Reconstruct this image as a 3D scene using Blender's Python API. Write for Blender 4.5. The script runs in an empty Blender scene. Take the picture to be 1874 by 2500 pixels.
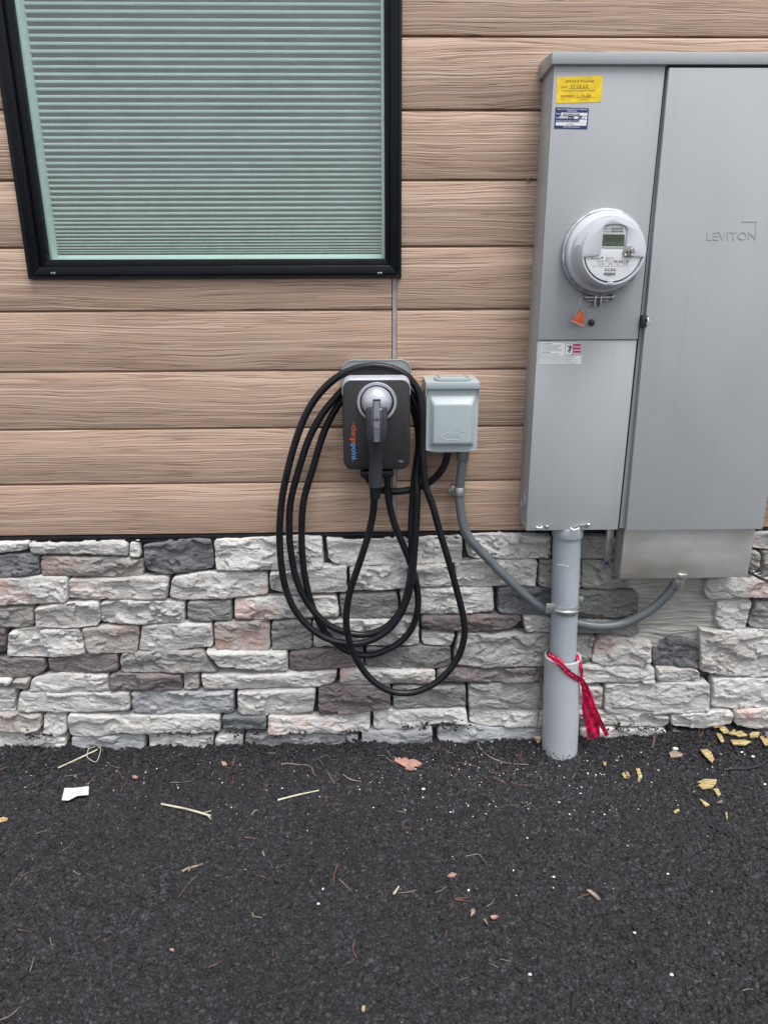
import bpy, bmesh, math, random
import numpy as np
from mathutils import Vector, Matrix, noise
random.seed(7); rng = np.random.default_rng(7)
SC = bpy.context.scene; COL = SC.collection
# ------------------------------------------------------------------ camera
FPX, CX, CY, CAMH = 1700.0, 937.0, 1250.0, 1.42
PITCH, YAW, ROLL = 0.30347815, 0.02029359, 0.00462214
def cam_axes():
    cp, sp, cy, sy, cr, sr = math.cos(PITCH), math.sin(PITCH), math.cos(YAW), math.sin(YAW), math.cos(ROLL), math.sin(ROLL)
    f = Vector((sy*cp, cy*cp, -sp)); rt = Vector((cy, -sy, 0)); dn = f.cross(rt)
    return cr*rt+sr*dn, -sr*rt+cr*dn, f
AR, AD, AF = cam_axes()
CAM = Vector((0, -2.0, CAMH))
def ray(u, v): return AR*((u-CX)/FPX)+AD*((v-CY)/FPX)+AF
def at(u, v, Y=0.0):                       # point of the photograph on the vertical plane y = Y
    d = ray(u, v); return CAM+d*((2.0+Y)/d.y)
def gr(u, v, z=0.0):                       # point of the photograph on the ground
    d = ray(u, v); return CAM+d*((z-CAMH)/d.z)
cd = bpy.data.cameras.new("camera"); cam = bpy.data.objects.new("camera", cd); COL.objects.link(cam)
M = Matrix((AR, -AD, -AF)).transposed().to_4x4(); M.translation = CAM; cam.matrix_world = M
cd.sensor_fit = 'VERTICAL'; cd.sensor_height = 24; cd.lens = 24*FPX/2500; cd.clip_end = 500; cd.clip_start = 0.02
SC.camera = cam
# ------------------------------------------------------------------ sky and sun (overcast)
SUN_EL, SUN_AZ = 69, 150                   # degrees; the sun stands behind the photographer
w = bpy.data.worlds.new("World"); SC.world = w; w.use_nodes = True
nt = w.node_tree; nt.nodes.clear()
sky = nt.nodes.new('ShaderNodeTexSky'); sky.sky_type = 'NISHITA'; sky.sun_disc = False
sky.sun_elevation = math.radians(SUN_EL); sky.sun_rotation = math.radians(SUN_AZ); sky.dust_density = 3; sky.air_density = 1.0
hs = nt.nodes.new('ShaderNodeHueSaturation'); hs.inputs['Saturation'].default_value = 0.25
bg = nt.nodes.new('ShaderNodeBackground'); bg.inputs['Strength'].default_value = 0.125
wo = nt.nodes.new('ShaderNodeOutputWorld')
nt.links.new(sky.outputs[0], hs.inputs['Color']); nt.links.new(hs.outputs[0], bg.inputs[0]); nt.links.new(bg.outputs[0], wo.inputs[0])
sl = bpy.data.lights.new("sun", 'SUN'); sl.energy = 1.5; sl.angle = math.radians(30); sl.color = (1, .97, .93)
so = bpy.data.objects.new("sun", sl); COL.objects.link(so)
el, az = math.radians(SUN_EL), math.radians(SUN_AZ)
so.rotation_euler = Vector((math.sin(az)*math.cos(el), math.cos(az)*math.cos(el), math.sin(el))).to_track_quat('Z', 'Y').to_euler()
SC.view_settings.view_transform = 'Standard'; SC.view_settings.look = 'None'; SC.view_settings.gamma = 1
SC.view_settings.use_curve_mapping = False; SC.view_settings.exposure = 0.87

# ------------------------------------------------------------------ materials
def lin(c):
    return tuple(((x/255)/12.92 if x/255 <= .04045 else ((x/255+.055)/1.055)**2.4) for x in c)
class NM:                                   # small node helper
    def __init__(s, name):
        s.m = bpy.data.materials.new(name); s.m.use_nodes = True; s.t = s.m.node_tree
        s.b = s.t.nodes['Principled BSDF']; s.tc = s.n('ShaderNodeTexCoord')
    def n(s, typ, **k):
        o = s.t.nodes.new(typ)
        for a, b in k.items():
            if a.startswith('i_'):
                o.inputs[a[2:].replace('_', ' ')].default_value = b
            else: setattr(o, a, b)
        return o
    def l(s, a, b): s.t.links.new(a, b)
    def mapping(s, scale, src=None, loc=(0, 0, 0)):
        m = s.n('ShaderNodeMapping'); m.inputs['Scale'].default_value = scale; m.inputs['Location'].default_value = loc
        s.l(src or s.tc.outputs['Object'], m.inputs['Vector']); return m.outputs[0]
    def noise(s, vec, scale, detail=4, rough=.55, dist=0):
        o = s.n('ShaderNodeTexNoise'); o.inputs['Scale'].default_value = scale; o.inputs['Detail'].default_value = detail
        o.inputs['Roughness'].default_value = rough; o.inputs['Distortion'].default_value = dist
        if vec is not None: s.l(vec, o.inputs['Vector'])
        return o.outputs['Fac']
    def ramp(s, f, stops):
        r = s.n('ShaderNodeValToRGB'); e = r.color_ramp.elements
        while len(e) < len(stops): e.new(.5)
        for i, (p, c) in enumerate(stops):
            e[i].position = p; e[i].color = (c if len(c) == 4 else (*c, 1)) if isinstance(c, tuple) else (c, c, c, 1)
        s.l(f, r.inputs[0]); return r.outputs[0]
    def mix(s, f, a, b, mode='MIX'):
        o = s.n('ShaderNodeMix', data_type='RGBA', blend_type=mode)
        for sock, v in ((o.inputs[0], f), (o.inputs[6], a), (o.inputs[7], b)):
            if isinstance(v, (int, float)): sock.default_value = v if sock == o.inputs[0] else (v, v, v, 1)
            elif isinstance(v, tuple): sock.default_value = (*v, 1)
            else: s.l(v, sock)
        return o.outputs[2]
    def math(s, op, a, b=0.0):
        o = s.n('ShaderNodeMath', operation=op)
        for sock, v in ((o.inputs[0], a), (o.inputs[1], b)):
            if isinstance(v, (int, float)): sock.default_value = v
            else: s.l(v, sock)
        return o.outputs[0]
    def bump(s, h, strength=.5, dist=.002):
        o = s.n('ShaderNodeBump'); o.inputs['Strength'].default_value = strength; o.inputs['Distance'].default_value = dist
        s.l(h, o.inputs['Height'])
        prev = s.b.inputs['Normal'].links
        if prev: s.l(prev[0].from_socket, o.inputs['Normal'])
        s.l(o.outputs[0], s.b.inputs['Normal'])
    def col(s, c):
        if isinstance(c, tuple): s.b.inputs['Base Color'].default_value = (*c, 1)
        else: s.l(c, s.b.inputs['Base Color'])
    def set(s, rough=.5, metal=0, spec=.5, coat=0):
        s.b.inputs['Roughness'].default_value = rough; s.b.inputs['Metallic'].default_value = metal
        s.b.inputs['Specular IOR Level'].default_value = spec; s.b.inputs['Coat Weight'].default_value = coat
        return s.m
def painted(name, c, rough=.45, metal=0, var=.06, bump=.15, scale=14, spec=.5):
    m = NM(name); f = m.noise(m.tc.outputs['Object'], scale, 5)
    k = tuple(max(0, x*(1-var*2)) for x in c); k2 = tuple(min(1, x*(1+var*2)) for x in c)
    m.col(m.ramp(f, [(.3, k), (.7, k2)]))
    if bump: m.bump(m.noise(m.tc.outputs['Object'], 260, 3), bump, .0006)
    r = m.ramp(m.noise(m.tc.outputs['Object'], scale*2.3, 4), [(.3, max(0, rough-.08)), (.7, min(1, rough+.1))])
    mt = m.set(rough, metal, spec); m.l(r, m.b.inputs['Roughness']); return mt
MT = {}
MT['panel'] = painted('grey_enamel', (.385, .405, .42), .42, var=.035, bump=.08, scale=3)
MT['panel2'] = painted('outlet_enamel', (.375, .435, .455), .36, var=.02, bump=.1, scale=6)
MT['black_frame'] = painted('black_anodised', (.0045, .0055, .009), .35, var=.1, bump=.05, spec=.18)
MT['black_trim'] = painted('black_trim', (.008, .008, .011), .5, var=.1, spec=.3)
MT['cable'] = painted('black_rubber', (.007, .008, .011), .40, var=.15, bump=.12, scale=30, spec=.35)
MT['charger_black'] = painted('charcoal_face', (.022, .021, .023), .38, var=.03, bump=.03)
MT['handle'] = painted('dark_grey_plastic', (.034, .037, .047), .28, var=.05, bump=.05)
MT['trigger'] = painted('grey_plastic', (.15, .155, .175), .35, var=.05, bump=.05)
MT['silver'] = painted('silver_plastic', (.50, .52, .58), .32, .35, var=.03, bump=.02)
MT['steel'] = painted('brushed_steel', (.55, .55, .57), .34, 1, var=.06, bump=.05, scale=20)
MT['galv'] = painted('zinc_plated', (.50, .52, .53), .42, .85, var=.15, bump=.2, scale=60)
MT['backplate'] = painted('back_plate_grey', (.24, .26, .26), .5, .3, var=.04, bump=.05)
MT['pvc'] = painted('pvc_grey', (.345, .38, .42), .42, var=.05, bump=.1, scale=9)
MT['pvc_dark'] = painted('flexible_conduit_grey', (.105, .122, .135), .4, var=.08, bump=.1)
MT['meter_white'] = painted('meter_plastic', (.58, .60, .65), .3, var=.015, bump=.02)
MT['label_white'] = painted('label_white', (.78, .80, .82), .45, var=.03, bump=0)
MT['label_silver'] = painted('label_silver', (.50, .52, .53), .4, var=.03, bump=0)
MT['ink'] = painted('ink', (.02, .02, .025), .6, var=.1, bump=0)
MT['ink_brown'] = painted('ink_brown', (.22, .12, .01), .6, var=.1, bump=0)
MT['yellow'] = painted('yellow_sticker', (.86, .60, .012), .5, var=.08, bump=.3, scale=60)
MT['navy'] = painted('navy_sticker', (.012, .035, .15), .4, var=.1, bump=.1)
MT['magenta'] = painted('magenta_print', (.42, .03, .12), .5, var=.05, bump=0)
MT['pinkp'] = painted('pink_print', (.75, .45, .52), .5, var=.05, bump=0)
MT['lcd'] = painted('lcd', (.075, .105, .07), .25, var=.04, bump=0)
MT['lcd_seg'] = painted('lcd_segments', (.022, .035, .022), .3, var=.02, bump=0)
MT['orange_seal'] = painted('orange_seal', (.80, .13, .025), .35, var=.1, bump=.1, scale=60)
MT['logo_orange'] = painted('logo_orange', (.62, .10, .03), .4, var=.03, bump=0)
MT['logo_blue'] = painted('logo_blue', (.12, .30, .58), .4, var=.03, bump=0)
MT['dark'] = painted('dark_recess', (.012, .012, .013), .8, var=.1)
MT['white_vinyl'] = painted('white_vinyl', (.80, .84, .82), .45, var=.02, bump=.03)
MT['shade'] = painted('shade_cloth', (.50, .51, .51), .8, var=.05, bump=.2, scale=30)
MT['slat_shadow'] = painted('slat_gap_shadow', (.10, .105, .10), .9, var=.08, bump=.3, scale=8, spec=.1)  # near-black tone paints the shade between the blind slats
MT['badge'] = painted('badge_metal', (.30, .29, .27), .4, .6, var=.05, bump=.05)
MT['red_tape'] = painted('red_tape', (.50, .010, .060), .25, var=.15, bump=.5, scale=40)
MT['needle'] = painted('pine_needle', (.19, .085, .06), .7, var=.3, scale=30)
MT['needle_pale'] = painted('pale_twig', (.25, .19, .15), .7, var=.3, scale=30)
MT['straw'] = painted('straw', (.50, .46, .35), .6, var=.12, scale=40)
MT['twig'] = painted('grey_twig', (.16, .115, .10), .8, var=.3, scale=50)
MT['leaf'] = painted('dead_leaf', (.38, .215, .175), .65, var=.15, bump=.5, scale=40)
MT['paper'] = painted('paper', (.56, .61, .59), .7, var=.06, bump=.3, scale=30)
MT['chip_white'] = painted('white_chip', (.70, .68, .64), .7, var=.15, scale=60)
MT['wire_black'] = painted('black_wire', (.02, .022, .028), .35, var=.1)
MT['strip'] = painted('joint_strip', (.34, .32, .335), .6, var=.05, bump=.2, scale=60)

def make_cabinet():
    m = NM('grey_enamel_weathered'); big = m.noise(m.mapping((1.2, 1.2, .8)), 2.5, 3)
    c = m.ramp(big, [(.3, (.365, .385, .40)), (.7, (.405, .425, .44))])
    st_ = m.noise(m.mapping((38, 38, 1.1)), 1, 4, .6); c = m.mix(m.ramp(st_, [(.55, 0.), (.8, .35)]), c, (.31, .32, .32))
    sc = m.noise(m.mapping((1, 1, .6)), 120, 5, .75); c = m.mix(m.ramp(sc, [(.735, 0.), (.77, .5)]), c, (.55, .56, .56))
    m.col(c); m.bump(m.noise(m.mapping((1, 1, .7)), 5, 2), .35, .004); m.bump(m.noise(m.tc.outputs['Object'], 320, 3), .06, .0005)
    mt = m.set(.42, 0, .5); m.l(m.ramp(m.noise(m.tc.outputs['Object'], 7, 5, .65), [(.3, .34), (.7, .52)]), m.b.inputs['Roughness']); return mt
MT['panel'] = make_cabinet()
def make_galv_sheet():
    m = NM('galvanised_sheet')
    v = m.n('ShaderNodeTexVoronoi'); v.inputs['Scale'].default_value = 90
    m.l(m.tc.outputs['Object'], v.inputs['Vector'])
    big = m.noise(m.mapping((3, 3, 5)), 1.6, 4, .6)
    base = m.ramp(big, [(.35, (.40, .38, .34)), (.65, (.52, .53, .52))])
    m.col(m.mix(.03, base, v.outputs['Color'], 'OVERLAY'))
    m.bump(m.noise(m.mapping((250, 250, 12)), 1, 3), .12, .0005)
    mt = m.set(.4, .55)
    m.l(m.ramp(big, [(.3, .36), (.7, .55)]), m.b.inputs['Roughness']); return mt
MT['galv_sheet'] = make_galv_sheet()

def make_wood():
    m = NM('woodgrain_siding'); oi = m.n('ShaderNodeObjectInfo')
    off = m.n('ShaderNodeCombineXYZ')
    m.l(m.math('MULTIPLY', oi.outputs['Random'], 37.0), off.inputs[0]); m.l(m.math('MULTIPLY', oi.outputs['Random'], 91.0), off.inputs[2])
    va = m.n('ShaderNodeVectorMath', operation='ADD'); m.l(m.tc.outputs['Object'], va.inputs[0]); m.l(off.outputs[0], va.inputs[1])
    P = va.outputs[0]
    warp = m.noise(m.mapping((1.5, 1, 7), P), 1, 2, .5)
    warp2 = m.noise(m.mapping((9, 1, 30), P), 1, 2, .5)
    sx = m.n('ShaderNodeSeparateXYZ'); m.l(P, sx.inputs[0])
    z = m.math('ADD', sx.outputs[2], m.math('MULTIPLY', warp, .055)); z = m.math('ADD', z, m.math('MULTIPLY', warp2, .006))
    cb = m.n('ShaderNodeCombineXYZ'); m.l(m.math('MULTIPLY', sx.outputs[0], 1.15), cb.inputs[0]); m.l(m.math('MULTIPLY', z, 140), cb.inputs[2])
    g1 = m.noise(cb.outputs[0], 1.0, 2.2, .5)
    cb2 = m.n('ShaderNodeCombineXYZ'); m.l(m.math('MULTIPLY', sx.outputs[0], 5), cb2.inputs[0]); m.l(m.math('MULTIPLY', z, 420), cb2.inputs[2])
    g2 = m.noise(cb2.outputs[0], 1.0, 2, .5)
    ridge = m.math('ABSOLUTE', m.math('SUBTRACT', g1, .5))      # sharp creases where the noise crosses its mean
    crease = m.ramp(ridge, [(0, 0.0), (.022, .8), (.13, 1.0)])
    h = m.math('ADD', m.math('MULTIPLY', crease, .75), m.math('MULTIPLY', g1, .5)); h = m.math('ADD', h, m.math('MULTIPLY', g2, .30))
    m.bump(h, 1.0, .0018)
    amt = m.noise(m.mapping((1.2, 1, 14), P), 1, 2)
    c = m.ramp(g1, [(.25, (.43, .28, .20)), (.5, (.58, .405, .305)), (.78, (.70, .53, .425))])
    c = m.mix(m.ramp(amt, [(.3, 0.), (.7, .5)]), c, (.40, .30, .225))
    c = m.mix(.75, c, m.ramp(ridge, [(0, (.50, .40, .38)), (.012, (.80, .74, .72)), (.03, (1., 1., 1.))]), 'MULTIPLY')
    c = m.mix(.45, c, m.ramp(g2, [(.3, .5), (.6, 1.0)]), 'MULTIPLY')
    m.col(c); return m.set(.62, 0, .35)
MT['wood'] = make_wood()

def make_stone():
    m = NM('ledge_stone'); oi = m.n('ShaderNodeObjectInfo')
    off = m.n('ShaderNodeCombineXYZ')
    for i, k in enumerate((53., 17., 29.)): m.l(m.math('MULTIPLY', oi.outputs['Random'], k), off.inputs[i])
    va = m.n('ShaderNodeVectorMath', operation='ADD'); m.l(m.tc.outputs['Object'], va.inputs[0]); m.l(off.outputs[0], va.inputs[1]); P = va.outputs[0]
    big = m.noise(m.mapping((1, 1, 1.6), P), 9, 4, .6); mid = m.noise(m.mapping((1, 1, 1.7), P), 45, 5, .65); fine = m.noise(P, 260, 4, .7)
    base = m.mix(m.ramp(big, [(.35, .0), (.68, .5)]), oi.outputs['Color'], m.mix(1.0, oi.outputs['Color'], (.66, .65, .67), 'MULTIPLY'))
    base = m.mix(m.ramp(mid, [(.45, 0.), (.75, .45)]), base, m.mix(.3, oi.outputs['Color'], (.62, .61, .59)))
    base = m.mix(.55, base, m.ramp(fine, [(.32, .42), (.48, .92), (.75, 1.0)]), 'MULTIPLY')
    at_ = m.n('ShaderNodeAttribute', attribute_type='OBJECT', attribute_name='pink')
    pk = m.ramp(m.noise(P, 7, 3, .6), [(.50, 0.), (.60, 1.)])
    base = m.mix(m.math('MULTIPLY', m.math('MULTIPLY', pk, at_.outputs['Fac']), .8), base, m.mix(1.0, base, (1.0, .66, .60), 'MULTIPLY'))
    m.col(base)
    h = m.math('ADD', m.math('MULTIPLY', m.noise(m.mapping((.75, 1, 1.7), P), 95, 6, .7, .4), 1.0), m.math('MULTIPLY', fine, .75))
    m.bump(h, .85, .0040)
    cr = m.math('ABSOLUTE', m.math('SUBTRACT', m.noise(m.mapping((.6, 1, 1.6), P), 22, 3, .6, .8), .5))
    m.bump(m.ramp(cr, [(0, 0.), (.015, .8), (.045, 1.)]), .8, .0022)
    return m.set(.85, 0, .25)
MT['stone'] = make_stone()

def make_mortar():
    m = NM('grey_mortar')
    lines = m.noise(m.mapping((5, 1, 95)), 1, 4, .6, .3)
    m.col(m.mix(m.noise(m.mapping((1, 1, 1)), 12, 3), m.ramp(lines, [(.35, (.24, .235, .215)), (.55, (.42, .41, .38))]), (.38, .375, .35)))
    m.bump(lines, 1, .007); m.bump(m.noise(m.tc.outputs['Object'], 200, 4), .5, .001); return m.set(.9, 0, .2)
MT['mortar'] = make_mortar()
MT['joint'] = painted('joint_mortar', (.05, .05, .048), .95, var=.3, scale=40, spec=.1)

def make_asphalt():
    m = NM('fresh_asphalt')
    big = m.noise(m.mapping((1, 1, 1)), 2.2, 4, .6)
    v = m.n('ShaderNodeTexVoronoi'); v.inputs['Scale'].default_value = 105; m.l(m.tc.outputs['Object'], v.inputs['Vector'])
    f = m.noise(m.tc.outputs['Object'], 240, 4, .7)
    c = m.ramp(f, [(.3, (.010, .010, .0125)), (.55, (.031, .031, .037)), (.75, (.064, .063, .072))])
    c = m.mix(m.ramp(big, [(.35, 0.), (.7, .45)]), c, m.mix(1.0, c, (1.5, 1.5, 1.55), 'MULTIPLY'))
    sep = m.n('ShaderNodeSeparateColor'); m.l(v.outputs['Color'], sep.inputs[0])
    c = m.mix(.8, c, m.ramp(sep.outputs[0], [(0., .35), (.6, .9), (.85, 1.5), (1., 2.4)]), 'MULTIPLY')
    ve = m.n('ShaderNodeTexVoronoi', feature='DISTANCE_TO_EDGE'); ve.inputs['Scale'].default_value = 105; m.l(m.tc.outputs['Object'], ve.inputs['Vector'])
    c = m.mix(1.0, c, m.ramp(ve.outputs['Distance'], [(.0, .12), (.10, .8), (.2, 1.)]), 'MULTIPLY')
    v2 = m.n('ShaderNodeTexVoronoi'); v2.inputs['Scale'].default_value = 110; m.l(m.tc.outputs['Object'], v2.inputs['Vector'])
    sp2 = m.n('ShaderNodeSeparateColor'); m.l(v2.outputs['Color'], sp2.inputs[0])
    spot = m.math('MULTIPLY', m.ramp(v2.outputs['Distance'], [(.10, 1.), (.17, 0.)]), m.ramp(sp2.outputs[1], [(.965, 0.), (.975, 1.)]))
    c = m.mix(spot, c, (.35, .34, .33))
    m.col(c)
    m.bump(m.math('ADD', f, m.math('MULTIPLY', v.outputs['Distance'], -1.6)), 1.0, .0042)
    mt = m.set(.62, 0, .5); m.l(m.ramp(f, [(.3, .85), (.7, .5)]), m.b.inputs['Roughness']); return mt
MT['asphalt'] = make_asphalt()

def make_glass(name, tint, refl=1.0, sky_haze=.13):
    m = NM(name); t = m.t; t.nodes.remove(m.b); out = [n for n in t.nodes if n.type == 'OUTPUT_MATERIAL'][0]
    tr = m.n('ShaderNodeBsdfTransparent'); tr.inputs[0].default_value = (*tint, 1)
    gl = m.n('ShaderNodeBsdfGlossy'); gl.inputs['Roughness'].default_value = .02; gl.inputs[0].default_value = (1, 1, 1, 1)
    df = m.n('ShaderNodeBsdfDiffuse'); df.inputs[0].default_value = (.62, .60, .65, 1)  # lilac diffuse haze, a cloudy sky reflection painted into the glass
    lw = m.n('ShaderNodeLayerWeight'); lw.inputs[0].default_value = .5
    fr_ = m.math('ADD', m.math('MULTIPLY', m.math('POWER', lw.outputs['Facing'], 5.0), .9), .055)
    haze_noise = m.noise(m.mapping((3, 1, 11), loc=(2, 0, 5)), 2.2, 5, .7, 1.2)
    mx = m.n('ShaderNodeMixShader'); m.l(m.ramp(haze_noise, [(.42, sky_haze*.12), (.8, sky_haze)]), mx.inputs[0]); m.l(tr.outputs[0], mx.inputs[1]); m.l(df.outputs[0], mx.inputs[2])
    mx2 = m.n('ShaderNodeMixShader'); m.l(m.math('MULTIPLY', fr_, refl*1.4), mx2.inputs[0]); m.l(mx.outputs[0], mx2.inputs[1]); m.l(gl.outputs[0], mx2.inputs[2])
    m.l(mx2.outputs[0], out.inputs[0]); return m.m
MT['glass'] = make_glass('green_glass', (.885, .965, .94), .75, .09)
MT['clear'] = make_glass('clear_cover', (.985, .985, .99), .6, .03)

def make_chip():
    m = NM('split_wood'); g = m.noise(m.mapping((25, 260, 260)), 1, 2, .5)
    m.col(m.ramp(g, [(.42, (.26, .18, .07)), (.5, (.45, .35, .17)), (.7, (.56, .46, .26))])); m.bump(g, .6, .001); return m.set(.7)
MT['chip'] = make_chip()

# ------------------------------------------------------------------ builders
def tag(o, label=None, cat=None, group=None, kind=None):
    if label: o['label'] = label
    if cat: o['category'] = cat
    if group: o['group'] = group
    if kind: o['kind'] = kind
    return o
def thing(name, label, cat, loc=(0, 0, 0), group=None):
    o = bpy.data.objects.new(name, None); COL.objects.link(o); o.location = loc; o.empty_display_size = .05
    return tag(o, label, cat, group)
class MB:
    def __init__(s): s.v = []; s.f = []
    def add(s, vs, fs):
        k = len(s.v); s.v += [tuple(v) for v in vs]; s.f += [tuple(i+k for i in f) for f in fs]; return s
    def box(s, a, b):
        x0, x1 = sorted((a[0], b[0])); y0, y1 = sorted((a[1], b[1])); z0, z1 = sorted((a[2], b[2]))
        return s.add([(x0,y0,z0),(x1,y0,z0),(x1,y1,z0),(x0,y1,z0),(x0,y0,z1),(x1,y0,z1),(x1,y1,z1),(x0,y1,z1)],
                     [(0,3,2,1),(4,5,6,7),(0,1,5,4),(1,2,6,5),(2,3,7,6),(3,0,4,7)])
    def loft(s, rings, cap=True):            # rings of equal length
        n = len(rings[0]); vs = [p for r in rings for p in r]; fs = []
        for i in range(len(rings)-1):
            for j in range(n):
                fs.append((i*n+j, i*n+(j+1) % n, (i+1)*n+(j+1) % n, (i+1)*n+j))
        if cap: fs.append(tuple(range(n))[::-1]); fs.append(tuple((len(rings)-1)*n+j for j in range(n)))
        return s.add(vs, fs)
    def prism(s, poly, y0, y1):              # outline in (x, z), from y0 (back) to y1 (front)
        return s.loft([[(x, y0, z) for x, z in poly], [(x, y1, z) for x, z in poly]])
    def tube(s, pts, r, n=12, smooth=True, cap=True):
        P = catmull([Vector(p) for p in pts]) if smooth else [Vector(p) for p in pts]
        rr = r if callable(r) else (lambda t: r)
        N = Vector((0, 0, 1)); rings = []
        for i, p in enumerate(P):
            T = (P[min(i+1, len(P)-1)]-P[max(i-1, 0)]).normalized()
            N2 = N-T*N.dot(T)
            if N2.length < 1e-4: N2 = T.orthogonal()
            N = N2.normalized(); B = T.cross(N); q = rr(i/(len(P)-1))
            rings.append([p+(N*math.cos(a)+B*math.sin(a))*q for a in [2*math.pi*k/n for k in range(n)]])
        return s.loft(rings, cap)
    def lathe(s, c, prof, n=48, axis='y'):   # prof: (radius, coordinate on the axis)
        rings = []
        for r, h in prof:
            ring = []
            for k in range(n):
                a = 2*math.pi*k/n; x, z = r*math.cos(a), r*math.sin(a)
                ring.append({'y': (c[0]+x, h, c[2]+z), 'z': (c[0]+x, c[1]+z, h), 'x': (h, c[1]+x, c[2]+z)}[axis])
            rings.append(ring)
        return s.loft(rings)
    def build(s, name, mat, parent=None, bevel=0, smooth=40, seg=2):
        me = bpy.data.meshes.new(name); me.from_pydata(s.v, [], s.f)
        bm = bmesh.new(); bm.from_mesh(me); bmesh.ops.recalc_face_normals(bm, faces=bm.faces)
        if bevel:
            es = [e for e in bm.edges if len(e.link_faces) == 2 and e.calc_face_angle(0) > math.radians(35)]
            bmesh.ops.bevel(bm, geom=es, offset=bevel, segments=seg, affect='EDGES', profile=.5, clamp_overlap=True)
        bm.to_mesh(me); bm.free()
        if smooth:
            me.polygons.foreach_set('use_smooth', [True]*len(me.polygons)); me.set_sharp_from_angle(angle=math.radians(smooth))
        me.materials.append(MT[mat] if isinstance(mat, str) else mat)
        o = bpy.data.objects.new(name, me); COL.objects.link(o)
        if parent:
            o.parent = parent; o.matrix_parent_inverse = world_of(parent).inverted()
        return o
def world_of(o):
    m = Matrix.LocRotScale(o.location, o.rotation_euler, o.scale)
    return m if o.parent is None else world_of(o.parent) @ o.matrix_parent_inverse @ m
def catmull(P, k=8):
    if len(P) < 3: return P
    Q = [P[0]*2-P[1]]+P+[P[-1]*2-P[-2]]; out = []
    for i in range(1, len(Q)-2):
        a, b, c, d = Q[i-1:i+3]
        for j in range(k):
            t = j/k
            out.append(.5*((2*b)+(c-a)*t+(2*a-5*b+4*c-d)*t*t+(3*b-a-3*c+d)*t**3))
    out.append(P[-1]); return out
def rrect(x0, z0, x1, z1, r, n=8):
    out = []
    for cx, cz, a0 in ((x1-r, z1-r, 0), (x0+r, z1-r, 90), (x0+r, z0+r, 180), (x1-r, z0+r, 270)):
        for k in range(n+1):
            a = math.radians(a0+90*k/n); out.append((cx+r*math.cos(a), cz+r*math.sin(a)))
    return out
def xz(p): return (p[0], p[2])
def quad(name, corners, Y, mat, parent, t=.0008, S=None):
    pts = [xz(at(*(S(*c) if S else c), Y)) for c in corners]
    return MB().prism(pts, Y+t, Y).build(name, mat, parent, smooth=0)
def letters(name, s, u0, v, u1, hpx, Y, mat, parent, S=None, rot=0, ext=.0003, bold=0, shear=0, slope=0.0):
    """flat raised lettering: baseline starts at (u0, v), runs to u1 (or down to it when rot), capital height hpx"""
    cu = bpy.data.curves.new(name, 'FONT'); cu.body = s; cu.extrude = 0; cu.offset = bold; cu.shear = shear; cu.resolution_u = 3
    tmp = bpy.data.objects.new('tmp', cu); COL.objects.link(tmp)
    dg = bpy.context.evaluated_depsgraph_get(); me = bpy.data.meshes.new_from_object(tmp.evaluated_get(dg)); bpy.data.objects.remove(tmp)
    n = len(me.vertices); a = np.zeros(n*3); me.vertices.foreach_get('co', a); a = a.reshape(-1, 3)
    if not rot:
        A = at(*(S(u0, v) if S else (u0, v)), Y); B = at(*(S(u1, v+slope) if S else (u1, v+slope)), Y); Cp = at(*(S(u0, v-hpx) if S else (u0, v-hpx)), Y)
    else:                                    # text running down the surface
        A = at(*(S(u0, v) if S else (u0, v)), Y); B = at(*(S(u0, u1) if S else (u0, u1)), Y); Cp = at(*(S(u0+hpx, v) if S else (u0+hpx, v)), Y)
    w_ = a[:, 0].max()-a[:, 0].min(); h_ = .70
    ex = np.array(B-A)/w_; ez = np.array(Cp-A)/h_; ez[1] = 0; ex[1] = 0
    co = np.array(A)+(a[:, :1]-a[:, 0].min())*ex+a[:, 1:2]*ez
    co[:, 1] = Y-ext
    me.vertices.foreach_set('co', co.ravel()); me.materials.clear(); me.materials.append(MT[mat]); me.update()
    bm = bmesh.new(); bm.from_mesh(me)
    bmesh.ops.triangulate(bm, faces=bm.faces)
    if ext > .0005:                          # embossed: give the letters sides
        r = bmesh.ops.extrude_face_region(bm, geom=bm.faces[:])
        for e in r['geom']:
            if isinstance(e, bmesh.types.BMVert): e.co.y = Y
    bmesh.ops.recalc_face_normals(bm, faces=bm.faces)
    if ext <= .0005:
        for f in bm.faces:
            if f.normal.y > 0: f.normal_flip()
    bm.to_mesh(me); bm.free()
    o = bpy.data.objects.new(name, me); COL.objects.link(o)
    if parent: o.parent = parent; o.matrix_parent_inverse = world_of(parent).inverted()
    return o
def zoomer(ox, oy, k): return lambda x, y: (ox+x/k, oy+y/k)
def arr_mesh(name, V, F, mat, parent=None, smooth=True):
    me = bpy.data.meshes.new(name); me.vertices.add(len(V)); me.vertices.foreach_set('co', np.asarray(V, dtype=np.float32).ravel())
    F = np.asarray(F); k = F.shape[1]; me.loops.add(F.size); me.loops.foreach_set('vertex_index', F.ravel().astype(np.int32))
    me.polygons.add(len(F)); me.polygons.foreach_set('loop_start', np.arange(0, F.size, k, dtype=np.int32)); me.polygons.foreach_set('loop_total', np.full(len(F), k, dtype=np.int32))
    me.polygons.foreach_set('use_smooth', [smooth]*len(F)); me.update(); me.validate()
    me.materials.append(MT[mat]); o = bpy.data.objects.new(name, me); COL.objects.link(o)
    if parent: o.parent = parent; o.matrix_parent_inverse = world_of(parent).inverted()
    return o

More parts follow.
